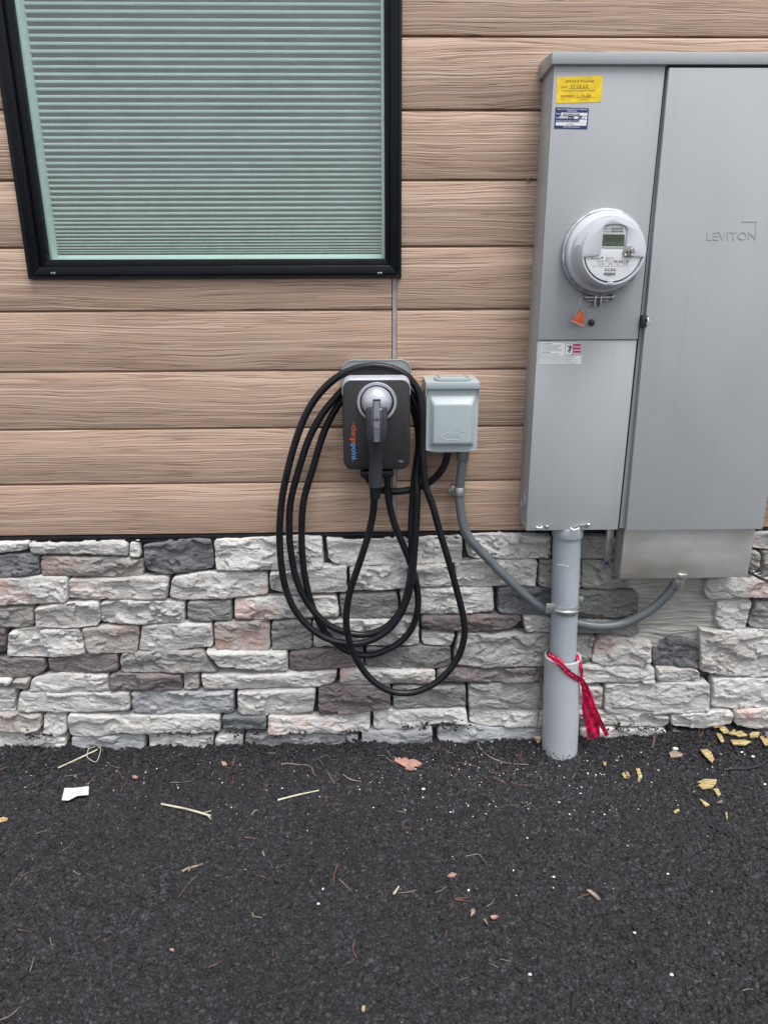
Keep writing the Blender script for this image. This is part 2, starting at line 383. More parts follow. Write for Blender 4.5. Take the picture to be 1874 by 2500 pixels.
# ------------------------------------------------------------------ ground
def vor(X, Y, cell, seed):                   # cellular relief: distance to the nearest jittered seed, and a random height per cell
    r = np.random.default_rng(seed); n = 2048
    jx, jy, hh = r.random((n, n)), r.random((n, n)), r.random((n, n))
    ix, iy = np.floor(X/cell).astype(int), np.floor(Y/cell).astype(int)
    d1 = np.full(X.shape, 9.); H = np.zeros(X.shape)
    for a in (-1, 0, 1):
        for b in (-1, 0, 1):
            cx, cy = (ix+a) % n, (iy+b) % n
            dx = (ix+a+jx[cx, cy])*cell-X; dy = (iy+b+jy[cx, cy])*cell-Y; d = np.hypot(dx, dy)/cell
            m = d < d1; d1 = np.where(m, d, d1); H = np.where(m, hh[cx, cy], H)
    return d1, H
gs = .0027
gx = np.arange(-1.3, 1.3, gs); gy = np.arange(-1.25, .03, gs)
X, Y = np.meshgrid(gx, gy)
d1, h1 = vor(X+5, Y+5, .0115, 1); d2, h2 = vor(X+5, Y+5, .0062, 2)
Z = .0056*(h1-.5)-.0085*d1**2+.0022*(h2-.5)-.0026*d2**2+.0022
low = sum(a*np.sin(X*fx+p)*np.sin(Y*fy+q) for a, fx, fy, p, q in ((.002, 3.1, 4.2, .3, 1.), (.0012, 9., 7., 2., .4), (.0008, 19, 23, 1, 2)))
Z += low
edge = np.clip((Y+.13)/.12, 0, 1)            # loose crumbs heaped unevenly against the stones
heap = .011+.007*np.sin(X*11+1)+.006*np.sin(X*27+2)+.004*np.sin(X*61)
heap = heap+np.clip((X-.62)/.3, 0, 1)*.026
d3, h3 = vor(X+9, Y+9, .011, 3)
Z += edge**1.5*(heap+(h3-.5)*.012-.006*d3)
nx, ny = len(gx), len(gy)
idx = np.arange(nx*ny).reshape(ny, nx)
F = np.stack([idx[:-1, :-1], idx[:-1, 1:], idx[1:, 1:], idx[1:, :-1]], -1).reshape(-1, 4)
V = np.stack([X, Y, Z], -1).reshape(-1, 3)
gnd = arr_mesh('asphalt_ground', V, F, 'asphalt'); tag(gnd, 'black freshly laid asphalt at the foot of the stone wall', None, kind='structure')
def ground_z(x, y):
    i = min(max(int((x+1.3)/gs), 0), nx-1); j = min(max(int((y+1.25)/gs), 0), ny-1); return float(Z[j, i])
far = MB().add([(-60, -60, -.012), (60, -60, -.012), (60, .03, -.012), (-60, .03, -.012)], [(0, 1, 2, 3)]).build('pavement', 'asphalt', smooth=0)
tag(far, 'wider black asphalt pavement stretching away from the building', None, kind='structure')

ico = bmesh.new(); bmesh.ops.create_icosphere(ico, subdivisions=1, radius=1)
ICV = np.array([v.co[:] for v in ico.verts]); ICF = np.array([[v.index for v in f.verts] for f in ico.faces]); ico.free()
def scatter(name, pts, sizes, mat, flat=.6, lift=.3, jag=.3):
    n = len(pts); V = np.repeat(ICV[None], n, 0)*(1+jag*(rng.random((n, 12, 1))-.5)*2)
    sc = np.stack([sizes*(.7+.7*rng.random(n)), sizes*(.7+.7*rng.random(n)), sizes*flat*(.7+.6*rng.random(n))], -1)
    V = V*sc[:, None]; a = rng.random(n)*6.283; c, s_ = np.cos(a)[:, None], np.sin(a)[:, None]
    V = np.stack([V[..., 0]*c-V[..., 1]*s_, V[..., 0]*s_+V[..., 1]*c, V[..., 2]], -1)
    P = np.array(pts); P[:, 2] += sizes*lift; V = V+P[:, None]
    F = (ICF[None]+12*np.arange(n)[:, None, None]).reshape(-1, 3)
    return arr_mesh(name, V.reshape(-1, 3), F, mat, smooth=False)
def gpts(n, f):
    out = []
    while len(out) < n:
        x, y = f(); out.append((x, y, ground_z(x, y)))
    return out
P = gpts(9000, lambda: (random.uniform(-1.3, 1.3), -.035-abs(random.gauss(0, .06))))
P = [(x, y, z) for x, y, z in P if y > -.35]
tag(scatter('asphalt_crumbs', P, .0022+.0035*rng.random(len(P))**2, 'asphalt', .8, .5), 'loose black asphalt crumbs heaped along the foot of the wall', None, kind='stuff')
P = gpts(16000, lambda: (random.uniform(-1.2, 1.2), random.uniform(-1.15, -.06)))
tag(scatter('asphalt_pebbles', P, .0018+.0042*rng.random(len(P))**2, 'asphalt', .6, .25), 'small dark aggregate pebbles bound in the asphalt surface', None, kind='stuff')
def wy():
    y = -.05-abs(random.gauss(0, .22)); x = random.uniform(-1.2, 1.2) if random.random() < .45 else random.gauss(.45, .3)
    return x, max(y, -1.15)
P = gpts(1100, wy)
tag(scatter('white_grit', P, .0008+.0019*rng.random(len(P))**4, 'chip_white', .6, .8, .5), 'tiny white and cream grit specks strewn over the black asphalt', None, kind='stuff')

# ------------------------------------------------------------------ siding
siding = thing('siding_wall', 'brown woodgrain plank siding above the stone base of the building', 'wall', (0, 0, .5))
Z0, ZS = CAMH+.61069508, .16314916           # a board joint, and the board height
Xseam0, Xseam1 = at(956, 1000).x, at(968.7, 1000).x
WX0, WX1 = at(75, 680).x, at(979, 640).x+.004   # window opening outside the trim
WZ0, WZ1 = at(500, 680).z, 2.55
ZB = at(937, 1297).z                         # lower end of the boards
def plank(*runs):                            # one board; several runs where the window cuts it
    g, c = .0025, .0028; m = MB()             # half joint, chamfer
    for x0, x1, z0, z1 in runs:
        prof = [(.012, z0+g), (.004, z0+g), (.0008, z0+g+.001), (0, z0+g+.003), (0, z1-g-c*1.7), (.0012, z1-g-c*.6), (.004, z1-g), (.012, z1-g)]
        n = len(prof)
        m.add([(x, y, z) for x in (x0, x1) for y, z in prof], [tuple(range(n))[::-1], tuple(range(n, 2*n))]+[(i, (i+1) % n, n+(i+1) % n, n+i) for i in range(n)])
    return m.build('plank', 'wood', siding, smooth=50)
z = Z0-ZS*13; k = -20
for i in range(-4, 9):
    z1 = Z0-i*ZS; z0 = z1-ZS
    if z1 < ZB: break
    z0c = max(z0, ZB-.0035) if z0 < ZB+.02 else z0
    segs = [(-2.6, Xseam0), (Xseam1, 2.6)]
    if z0 < WZ1 and z1 > WZ0:
        if z0 < WZ0 < z1 and i >= 0:          # the board the window's lower edge cuts: left, below, right
            plank((-2.6, WX0+.012, z0c, z1), (WX0+.012, Xseam0, z0c, WZ0+.012))
            plank((WX1-.012, 2.6, z0c, z1), *([(Xseam1, WX1-.012, z0c, WZ0+.010)] if WX1-.012 > Xseam1 else []))
            continue
        segs = [(-2.6, WX0+.012), (WX1-.012, 2.6)]
    for a, b in segs: plank((a, b, z0c, z1))
MB().box((-2.6, .012, ZB-.01), (2.6, .05, WZ0+.006)).box((-2.6, .012, WZ0+.006), (WX0+.006, .05, 3.1)).box((WX1-.006, .012, WZ0+.006), (2.6, .05, 3.1)).build('backing_board', 'wood', siding, smooth=0)
a, b = at(958, 1000).x, at(968.4, 1000).x
MB().box((a, .0035, ZB+.001), (b, .0118, WZ0+.005)).build('joint_strip', 'strip', siding, smooth=0)
MB().box((Xseam0+.0002, .009, ZB+.001), (a, .0119, WZ0+.005)).build('sealant_line', 'dark', siding, smooth=0)
# black flashing under the boards
zf = at(937, 1301).z
MB().prism([(-2.6, zf-.011), (2.6, zf-.011), (2.6, zf+.001), (-2.6, zf+.001)], .01, -.006).build('flashing', 'black_trim', siding, .001)
MB().prism([(-2.6, zf-.0155), (2.6, zf-.0155), (2.6, zf-.0113), (-2.6, zf-.0113)], .01, -.014).build('flashing_lip', 'black_trim', siding, .0006)

# ------------------------------------------------------------------ stone veneer
wall = thing('stone_wall', 'grey split-face ledge stone veneer along the bottom of the building', 'wall', (0, .02, 0))
MB().box((-2.6, .004, -.05), (2.6, .03, zf-.012)).build('mortar_bed', 'joint', wall, smooth=0)
def mortar_patch():
    x_a, x_b, z_a, z_b = at(1500, 1500, -.012).x, at(1800, 1500, -.012).x, at(1650, 1596, -.012).z, at(1650, 1395, -.012).z
    n1, n2 = 110, 90; V = []
    for j in range(n2+1):
        for i in range(n1+1):
            x, z_ = x_a+(x_b-x_a)*i/n1, z_a+(z_b-z_a)*j/n2
            comb = abs(noise.noise(Vector((x*5, z_*115+2*noise.noise(Vector((x*9, z_*14, 2))), 3))))
            V.append((x, -.010+.006*min(1, comb*2.4)*-1+.004*noise.noise(Vector((x*20, z_*30, 0))), z_))
    idx = np.arange((n1+1)*(n2+1)).reshape(n2+1, n1+1); F = np.stack([idx[:-1, :-1], idx[:-1, 1:], idx[1:, 1:], idx[1:, :-1]], -1).reshape(-1, 4)
    arr_mesh('scratch_coat', V, F, 'mortar', wall)
mortar_patch()
A = zoomer(0, 1280, 2.3686); I = lambda x, y: (x, y); B1 = zoomer(600, 1290, 4.145); B2 = zoomer(600, 1480, 4.145); B3 = zoomer(600, 1650, 4.145)
C1 = zoomer(950, 1290, 4.145); C2 = zoomer(950, 1480, 4.145); C3 = zoomer(950, 1650, 4.145); D1 = zoomer(1474, 1380, 4.145); D2 = zoomer(1474, 1590, 4.145); Z6 = zoomer(1230, 1240, 2.5745)
LT, MD, DK, MV, WM, BL = (.66, .65, .63), (.31, .31, .305), (.185, .19, .20), (.22, .19, .19), (.45, .425, .40), (.48, .495, .515)
ST = [  # frame, upper edge, lower edge, colour, pink
(A,[(-40,108),(160,108)],[(-40,172),(160,152)],LT,0),(A,[(165,113),(450,108),(737,103)],[(178,176),(480,182),(738,187)],LT,0),(A,[(747,103),(800,97)],[(747,195),(812,205)],LT,0),
(A,[(828,120),(960,100),(1120,88),(1222,92)],[(842,262),(960,292),(1100,280),(1235,255)],DK,0),(I,[(521,1322),(640,1316),(720,1312),(786,1313)],[(526,1394),(650,1393),(705,1394),(760,1394),(790,1388)],LT,0),
(A,[(-40,182),(100,178),(215,172)],[(-40,315),(225,292)],DK,0),(A,[(228,187),(480,191),(735,192),(822,215)],[(238,299),(420,304),(560,309),(825,309)],WM,.6),
(A,[(-40,322),(220,310),(382,312)],[(-40,474),(200,470),(390,455)],LT,1),(A,[(394,320),(700,317),(850,302),(974,302)],[(396,428),(500,436),(750,442),(960,437)],LT,.4),
(A,[(992,305),(1200,284),(1400,280),(1545,287)],[(978,425),(1050,442),(1300,436),(1550,408)],LT,.6),
(B1,[(240,442),(540,422),(700,385),(1015,395)],[(245,628),(380,660),(470,682),(640,662),(860,662),(1025,648)],LT,0),
(B1,[(812,98),(1000,115),(1400,105),(1800,95),(2185,78)],[(835,320),(990,392),(1150,390),(1350,382),(1700,372),(2190,350)],LT,0),
(B1,[(1045,402),(1500,395),(1800,385),(2100,370)],[(1058,638),(1300,635),(1480,625),(1800,610),(2105,588)],LT,0),
(A,[(-40,482),(190,480)],[(-40,600),(120,600),(196,588)],WM,.2),(A,[(200,483),(420,453),(566,450)],[(208,604),(400,606),(566,593)],LT,.2),
(A,[(580,453),(700,445),(850,442),(1062,455)],[(573,572),(680,578),(750,585),(900,578),(1062,573)],LT,0),(A,[(1082,452),(1335,438)],[(1084,560),(1342,561)],MD,0),
(I,[(571,1464),(640,1458),(716,1456),(822,1456)],[(572,1512),(625,1516),(660,1515),(740,1512),(829,1507)],LT,.7),
(I,[(829,1456),(900,1449),(970,1446)],[(833,1511),(890,1513),(973,1508)],MD,0),(I,[(976,1446),(1030,1439),(1100,1438),(1204,1437)],[(980,1501),(1070,1502),(1150,1499),(1206,1494)],LT,0),
(I,[(1216,1437),(1290,1434),(1362,1438)],[(1214,1496),(1275,1500),(1362,1505)],DK,0),(Z6,[(440,532),(600,524),(700,520),(842,526)],[(440,694),(600,698),(760,698),(847,690)],(.17,.175,.165),0),
(Z6,[(440,706),(650,708),(860,714)],[(440,798),(600,798),(700,803),(780,815),(855,800)],(.36,.355,.33),0),
(I,[(1136,1308),(1230,1306),(1345,1308)],[(1142,1358),(1165,1365),(1240,1366),(1345,1364)],LT,0),(I,[(1350,1308),(1450,1308),(1545,1308)],[(1350,1365),(1450,1366),(1545,1366)],(.33,.325,.305),0),
(I,[(1111,1378),(1130,1370),(1200,1367),(1312,1367)],[(1113,1432),(1162,1435),(1240,1434),(1308,1433)],LT,0),
(I,[(1317,1368),(1419,1368)],[(1313,1430),(1330,1435),(1418,1437)],(.37,.365,.34),0),(I,[(1424,1369),(1535,1372)],[(1421,1439),(1470,1441),(1536,1437)],(.36,.355,.335),0),
(C2,[(318,112),(700,105),(1080,88),(1325,98)],[(320,240),(600,258),(980,268),(1230,240),(1338,165)],MV,.3),(C2,[(1352,108),(1500,106),(1790,106)],[(1380,265),(1500,270),(1790,275)],LT,0),
(A,[(-40,605),(33,606)],[(-40,748),(30,744)],MV,.3),(A,[(48,620),(200,614),(458,612)],[(38,768),(300,774),(498,768)],LT,.5),(A,[(470,608),(640,590),(802,594)],[(512,748),(640,752),(720,752),(788,744)],WM,.6),
(A,[(818,592),(1050,578),(1222,575)],[(802,732),(920,741),(1010,735),(1100,720),(1230,714)],LT,0),(A,[(1234,573),(1400,568),(1556,568)],[(1246,728),(1400,737),(1560,734)],WM,.8),
(B2,[(258,170),(460,158),(662,154)],[(264,450),(430,457),(668,438)],MD,0),(I,[(763,1518),(840,1516),(900,1515),(990,1509),(1021,1508)],[(765,1584),(805,1581),(870,1580),(950,1579),(1023,1576)],LT,0),
(C2,[(328,278),(520,282),(668,283)],[(332,398),(560,414),(632,414)],LT,0),(I,[(1120,1550),(1190,1552),(1260,1549),(1366,1551)],[(1106,1622),(1150,1627),(1180,1631),(1260,1628),(1366,1630)],(.38,.38,.365),0),
(Z6,[(380,812),(573,815)],[(380,988),(500,985),(545,972)],(.36,.355,.34),0),(Z6,[(590,842),(650,818),(780,825),(930,842)],[(556,978),(640,1000),(740,998),(860,1000),(922,985)],LT,.6),
(Z6,[(947,852),(1050,818),(1140,820),(1240,850)],[(928,982),(1020,1000),(1100,1003),(1224,1008)],DK,0),(Z6,[(1226,757),(1330,767),(1500,772),(1720,773)],[(1236,1035),(1340,1055),(1450,1064),(1720,1073)],LT,.2),
(D1,[(1135,372),(1300,360),(1505,362)],[(1112,580),(1190,652),(1300,656),(1440,654)],LT,0),(D1,[(1535,380),(1780,376)],[(1472,615),(1560,650),(1780,650)],(.33,.33,.33),0),
(D1,[(1035,150),(1260,140),(1780,150)],[(1015,308),(1085,350),(1250,350),(1380,338),(1500,338),(1780,345)],LT,.6),
(I,[(1838,1303),(1910,1300)],[(1834,1338),(1870,1342),(1910,1342)],LT,.5),(I,[(1833,1347),(1854,1346)],[(1830,1385),(1850,1398)],WM,0),(I,[(1860,1346),(1910,1344)],[(1858,1404),(1910,1414)],MD,0),
(A,[(-40,778),(150,772),(258,784)],[(-40,888),(120,898),(200,885),(264,848)],MV,0),(A,[(276,783),(470,760),(676,758)],[(282,852),(350,872),(450,871),(600,862),(680,852)],MV,0),
(A,[(692,762),(800,745),(900,738),(1050,735),(1165,735)],[(697,860),(900,862),(1256,855)],(.36,.35,.34),.6),(I,[(503,1592),(600,1593),(701,1596)],[(534,1630),(580,1634),(640,1641),(701,1642)],LT,0),
(B2,[(437,475),(560,455),(680,443),(980,438),(1188,435)],[(440,678),(560,668),(740,655),(900,649),(1192,615)],MV,.4),
(I,[(894,1584),(960,1582),(1030,1580),(1100,1582)],[(890,1624),(925,1632),(975,1634),(1046,1637),(1101,1628)],(.235,.24,.235),0),
(I,[(489,1646),(600,1647),(700,1644),(824,1640)],[(495,1683),(560,1686),(640,1684),(690,1681),(770,1680),(815,1672)],LT,.5),
(I,[(829,1640),(890,1636),(960,1638),(1063,1640)],[(829,1675),(900,1675),(960,1674),(1063,1672)],LT,.7),(I,[(1067,1640),(1125,1631),(1180,1635),(1280,1632),(1345,1632)],[(1067,1664),(1100,1667),(1200,1667),(1345,1667)],(.22,.205,.205),.3),
(Z6,[(445,1003),(600,988),(750,995),(948,1013)],[(445,1108),(600,1102),(780,1103),(870,1106),(948,1114)],LT,0),(Z6,[(962,1013),(1100,1018),(1228,1028)],[(966,1099),(1100,1099),(1230,1085)],LT,.6),
(A,[(-40,903),(58,903)],[(-40,943),(56,938)],LT,0),(A,[(72,908),(160,906)],[(72,955),(155,958)],WM,0),(A,[(182,898),(350,868),(480,876),(623,875)],[(163,972),(300,979),(420,980),(628,967)],LT,0),
(A,[(630,875),(850,872),(1044,871)],[(637,961),(850,965),(1048,963)],MV,.3),(A,[(1057,871),(1148,866)],[(1060,957),(1152,958)],WM,.9),
(A,[(-40,958),(85,962)],[(-40,1090),(88,1084)],LT,0),(A,[(108,980),(400,988),(560,982),(742,974)],[(97,1084),(300,1096),(420,1094),(620,1090),(748,1078)],LT,0),
(A,[(757,974),(1000,972),(1352,969)],[(762,1094),(950,1103),(1100,1104),(1348,1099)],BL,0),(I,[(578,1690),(640,1688),(700,1685),(771,1682)],[(580,1745),(650,1748),(700,1749),(765,1741)],LT,0),
(B3,[(730,140),(960,105),(1200,110),(1460,108)],[(736,413),(1000,400),(1180,380),(1460,345)],MV,.3),(I,[(958,1676),(1064,1674),(1136,1672)],[(961,1735),(1050,1730),(1137,1725)],(.34,.34,.335),0),
(I,[(1143,1670),(1240,1672),(1345,1672)],[(1144,1728),(1200,1732),(1260,1734),(1345,1733)],(.37,.37,.36),0),(Z6,[(445,1118),(623,1128)],[(445,1268),(623,1268)],LT,.3),
(Z6,[(642,1123),(800,1115),(950,1113),(1298,1103)],[(632,1282),(700,1299),(850,1302),(1000,1299),(1294,1284)],LT,0),(Z6,[(1313,1083),(1500,1078),(1720,1080)],[(1306,1253),(1450,1268),(1560,1262),(1720,1250)],LT,0),
(A,[(-40,1103),(110,1100),(233,1108)],[(-40,1203),(150,1214),(233,1193)],WM,.2),(A,[(247,1108),(374,1106)],[(247,1222),(330,1240),(384,1214)],LT,0),
(A,[(388,1103),(700,1118),(1000,1112),(1268,1113)],[(397,1228),(500,1236),(700,1214),(1000,1212),(1274,1204)],LT,0),(A,[(1284,1113),(1538,1115)],[(1284,1184),(1400,1192),(1538,1193)],(.17,.18,.19),0),
(B3,[(222,420),(500,435),(700,440),(960,415),(1258,380)],[(222,583),(500,592),(700,594),(1000,588),(1180,579),(1256,558)],LT,1),
(I,[(911,1741),(1000,1738),(1070,1734),(1137,1731)],[(912,1783),(950,1785),(985,1783),(1030,1775),(1065,1771),(1142,1765)],LT,0),
(I,[(1147,1735),(1240,1737),(1345,1736)],[(1147,1766),(1177,1774),(1260,1777),(1345,1777)],LT,0),(Z6,[(445,1277),(660,1283),(850,1292),(1035,1310)],[(445,1368),(800,1380),(1000,1386),(1046,1368)],LT,0),
(Z6,[(1048,1312),(1180,1290),(1290,1288),(1438,1278)],[(1056,1376),(1150,1385),(1260,1397),(1330,1380),(1438,1366)],LT,0),(Z6,[(1452,1277),(1550,1266),(1720,1264)],[(1458,1378),(1600,1400),(1720,1400)],LT,.8),
(A,[(-40,1222),(240,1218),(380,1238)],[(-40,1345),(380,1345)],LT,0),(A,[(412,1227),(600,1222),(835,1217)],[(412,1345),(835,1345)],BL,0),(A,[(852,1217),(1100,1226),(1232,1227)],[(870,1345),(1232,1345)],LT,.3),
(A,[(1242,1227),(1400,1222)],[(1242,1345),(1400,1345)],LT,0),(I,[(598,1796),(700,1795),(873,1795)],[(598,1850),(873,1850)],(.35,.36,.37),0),(I,[(883,1790),(985,1788),(1055,1778)],[(883,1850),(1055,1850)],BL,0),
(I,[(1068,1777),(1140,1773),(1230,1780),(1345,1780)],[(1068,1850),(1345,1850)],BL,0),(I,[(1416,1779),(1500,1778),(1626,1783)],[(1416,1835),(1626,1835)],LT,0),(I,[(1640,1788),(1900,1790)],[(1640,1835),(1900,1835)],MD,0)]
def lerp_poly(pl, t):                        # point at fraction t of a polyline (x, z)
    xs = [p[0] for p in pl]; x = xs[0]+(xs[-1]-xs[0])*t
    for a, b in zip(pl, pl[1:]):
        if x <= b[0] or b is pl[-1]:
            q = 0 if b[0] == a[0] else (x-a[0])/(b[0]-a[0]); return Vector((x, 0, a[1]+(b[1]-a[1])*q))
def stone(top, bot, col, pink, Yf, seed, step=.0040):
    L = max(top[-1][0]-top[0][0], bot[-1][0]-bot[0][0]); H = abs(top[0][1]+top[-1][1]-bot[0][1]-bot[-1][1])/2
    nu = max(8, int(L/step)); nv = max(6, int(H/step)); V = []; amp = random.uniform(.8, 1.35)
    def samples(n, Lh): return [0.0, 0.0, .0016/Lh, .004/Lh]+[.008/Lh+(1-.016/Lh)*i/n for i in range(n+1)]+[1-.004/Lh, 1-.0016/Lh, 1., 1.]
    us, vs = samples(nu, L), samples(nv, H); so_ = Vector((seed*3.17 % 91, seed*7.31 % 57, seed*1.7 % 23))
    R_ = random.uniform(.004, .009); tilt = random.uniform(-.006, .006); tz = random.uniform(-.004, .006)
    rc = [random.uniform(.004, .014) for _ in range(4)]
    for j, v in enumerate(vs):
        for i, u in enumerate(us):
            p = lerp_poly(top, u)*(1-v)+lerp_poly(bot, u)*v
            eu0, eu1, ev0, ev1 = u*L, (1-u)*L, v*H, (1-v)*H
            # round the corners
            for a_, b_, r, sx, sz in ((eu0, ev0, rc[0], 1, -1), (eu1, ev0, rc[1], -1, -1), (eu0, ev1, rc[2], 1, 1), (eu1, ev1, rc[3], -1, 1)):
                if a_ < r and b_ < r:
                    dx, dz = r-a_, r-b_; q = math.hypot(dx, dz); mx = max(dx, dz)
                    if q > 1e-9: k = mx/q; p.x += sx*(dx-dx*k); p.z += sz*(dz-dz*k)
            e = min(eu0, eu1, ev0, ev1)
            wob = Vector((noise.noise(Vector((p.x*70, p.z*70, 3))+so_), 0, noise.noise(Vector((p.x*60, p.z*60, 9))+so_)))
            wl = noise.noise(Vector((p.x*22, p.z*22, 5))+so_)
            p = p+wob*.0022*max(0, 1-e/.02); p.z += wl*.0022*max(0, 1-e/.02)
            back = (j == 0 or j == len(vs)-1 or i == 0 or i == len(us)-1)
            if back: y = .006
            else:
                fall = 0 if e >= R_ else R_-math.sqrt(max(0, R_*R_-(R_-e)**2))
                q = Vector((p.x*13, p.z*26, 0))+so_; big = noise.noise(q)
                q2 = Vector((p.x*34, p.z*75, 1))+so_; rid = 1-2*abs(noise.noise(q2)); rid2 = 1-2*abs(noise.noise(q2*2.3))
                fac = noise.cell(Vector((p.x*16+noise.noise(q2)*.8, p.z*26+big*1.2, 0))+so_)-.5
                rid3 = noise.noise(q2*5.1)
                d = amp*(.0070*big+.0022*rid*rid+.0009*rid2+.0006*rid3+.0066*fac)+tilt*(2*u-1)+tz*(1-2*v)
                d *= min(1, e/.004+.35)
                y = Yf-d+fall*1.1
                y = min(y, -.004)
            V.append((p.x, y, p.z))
    W = len(us); Hn = len(vs)
    idx = np.arange(W*Hn).reshape(Hn, W); F = np.stack([idx[:-1, :-1], idx[1:, :-1], idx[1:, 1:], idx[:-1, 1:]], -1).reshape(-1, 4)
    o = arr_mesh('stone', V, F, 'stone', wall)
    j_ = 1+random.uniform(-.10, .10)
    o.color = (col[0]*j_, col[1]*j_, col[2]*j_, 1); o['pink'] = float(pink); return o
for n_, (S, tp, bt, c, pk) in enumerate(ST):
    zmid = at(*S(*tp[0]), -.03).z
    Yf = -.026-.014*(1-min(1, max(0, zmid/zf)))+random.uniform(-.009, .007)
    if c in (DK, MD, MV): Yf += .003
    stone([xz(at(*S(*p), Yf)) for p in tp], [xz(at(*S(*p), Yf)) for p in bt], c, pk, Yf, n_+1)
# the wall goes on beyond the picture on both sides
xl, xr = -1.0, 1.0
for side in (-1, 1):
    z = .03; r = 0
    while z < zf-.05:
        h = random.choice((.04, .05, .055, .065)); h = min(h, zf-.016-z)
        eu = -19 if side < 0 else 1911
        ea, eb = at(eu, 1320, -.03), at(eu, 1800, -.03); tt = (ea.z-z-h/2)/(ea.z-eb.z); x = ea.x+(eb.x-ea.x)*tt+side*random.uniform(.008, .012)
        if side > 0: x += .012
        while abs(x) < 1.9:
            L = random.uniform(.1, .28); a, b = (x-L, x-.004) if side < 0 else (x+.004, x+L)
            w1, w2 = random.uniform(-.004, .004), random.uniform(-.004, .004)
            stone([(a, z+h-.002), ((a+b)/2, z+h-.002+w1), (b, z+h-.002)], [(a, z+.002), ((a+b)/2, z+.002+w2), (b, z+.002)], random.choice((LT, LT, LT, WM, MD, MV, BL)), random.choice((0, 0, .5)), -.028+random.uniform(-.009, .007), 500+r, .008)
            r += 1; x += side*L
        z += h
# rubble of mortar left in the gap under the metal trough
P = [tuple(at(random.uniform(1575, 1725), 1585+random.gauss(0, 9), -.004)) for _ in range(70)]
o = scatter('mortar_rubble', P, .0025+.005*rng.random(len(P))**2, 'mortar', .8, 0); o.parent = wall; o.matrix_parent_inverse = world_of(wall).inverted(); o['kind'] = 'stuff'
P = [tuple(at(random.uniform(1826, 1874), 1402+random.gauss(0, 11), -.006)) for _ in range(60)]
o = scatter('mortar_rubble', P, .0025+.004*rng.random(len(P))**2, 'stone', .8, 0); o.parent = wall; o.matrix_parent_inverse = world_of(wall).inverted(); o['kind'] = 'stuff'

# ------------------------------------------------------------------ window
win = thing('window', 'black framed fixed window above the stone wall on the left', 'window', (0, 0, WZ0))
x0, x1, z0, z1 = WX0, at(979, 640).x, WZ0, WZ1
def ring_frame(name, o0, o1, yb, yf, mat, bev=.0008):   # o0, o1: outer and inner inset (left, right, bottom)
    (a0, b0, c0), (a1, b1, c1) = o0, o1
    X0, X1, Zb, Zt = x0+a0, x1-b0, z0+c0, z1-c0; x_0, x_1, zb, zt = x0+a1, x1-b1, z0+c1, z1-c1
    for pts in ([(X0, Zb), (X1, Zb), (x_1, zb), (x_0, zb)], [(X0, Zt), (x_0, zt), (x_1, zt), (X1, Zt)],
                [(X0, Zb), (x_0, zb), (x_0, zt), (X0, Zt)], [(X1, Zb), (X1, Zt), (x_1, zt), (x_1, zb)]):
        c = Vector((sum(p[0] for p in pts)/4, sum(p[1] for p in pts)/4))
        MB().prism(pts, yb, yf).build(name, mat, win, bev)
ring_frame('casing', (0, 0, 0), (.012, .010, .009), .012, -.013, 'black_trim')
ring_frame('frame_rail', (.0122, .0102, .0092), (.037, .030, .031), .04, -.021, 'black_frame', .0016)
ring_frame('glazing_bead', (.0372, .0302, .0312), (.054, .044, .049), .03, -.009, 'black_frame', .0012)
# drain slots
for u in (130, 927):
    p = at(u, 667, -.0212); MB().box((p.x-.006, -.0219, p.z-.0025), (p.x+.006, -.0209, p.z+.0025)).build('drain_slot', 'galv', win, .0008)
    MB().box((p.x-.0045, -.0224, p.z-.0013), (p.x+.0045, -.0217, p.z+.0013)).build('drain_slot', 'dark', win)
gx0, gx1, gz0, gz1 = x0+.052, x1-.042, z0+.047, z1-.047
MB().box((gx0, .010, gz0), (gx1, .014, gz1)).build('pane', 'glass', win, smooth=0)
MB().box((gx0, .016, gz0), (gx0+.009, .085, gz1)).build('jamb_liner', 'white_vinyl', win, .001)
MB().box((gx1-.009, .016, gz0), (gx1, .085, gz1)).build('jamb_liner', 'white_vinyl', win, .001)
MB().box((gx0+.009, .016, gz0), (gx1-.009, .085, gz0+.006)).build('sill_liner', 'white_vinyl', win, .001)
MB().box((gx0-.02, .10, gz0-.02), (gx1+.02, .11, gz1+.02)).build('inner_backing', 'dark', win, smooth=0)
sh = thing('window_blind', 'pale horizontal slatted blind hanging behind the green window glass', 'window blind', (0, .06, gz1))
ys = [-17, 15,47,81,114,145,177,208,240,271,301,331,361,391,421,450,478,505,531,557,583,609,635,660,685,707,729,751,774,797,819,842,863,885,901,918,935,950,965,978,990,1002,1013,1022,1030]
zs = [at(500, y/1.658, .05).z for y in ys]; top_ = zs[0]; ext_ = []
while top_ < gz1: top_ += zs[0]-zs[1]; ext_.insert(0, top_)
zs = ext_+zs
for i in range(len(zs)-1):
    per = (zs[i]-zs[i+1]); hh = per*(.22 if i < len(zs)-14 else .25)
    prof = [(.0515, zs[i]+hh), (.0495, zs[i]+hh*.3), (.0490, zs[i]-hh*.4), (.0497, zs[i]-hh)]
    MB().add([(x, y, z) for y, z in prof for x in (gx0+.0095, gx1-.0095)], [(2*k, 2*k+1, 2*k+3, 2*k+2) for k in range(3)]).build('slat', 'shade', sh, smooth=80)
MB().box((gx0+.0095, .0555, zs[-1]-.004), (gx1-.0095, .058, gz1)).build('gap_shadow_sheet', 'slat_shadow', sh, smooth=0)  # dark sheet whose colour stands in for the shaded bands between slats
MB().box((gx0+.0095, .046, zs[-1]-.012), (gx1-.0095, .066, zs[-1]-.001)).build('bottom_rail', 'white_vinyl', sh, .002)

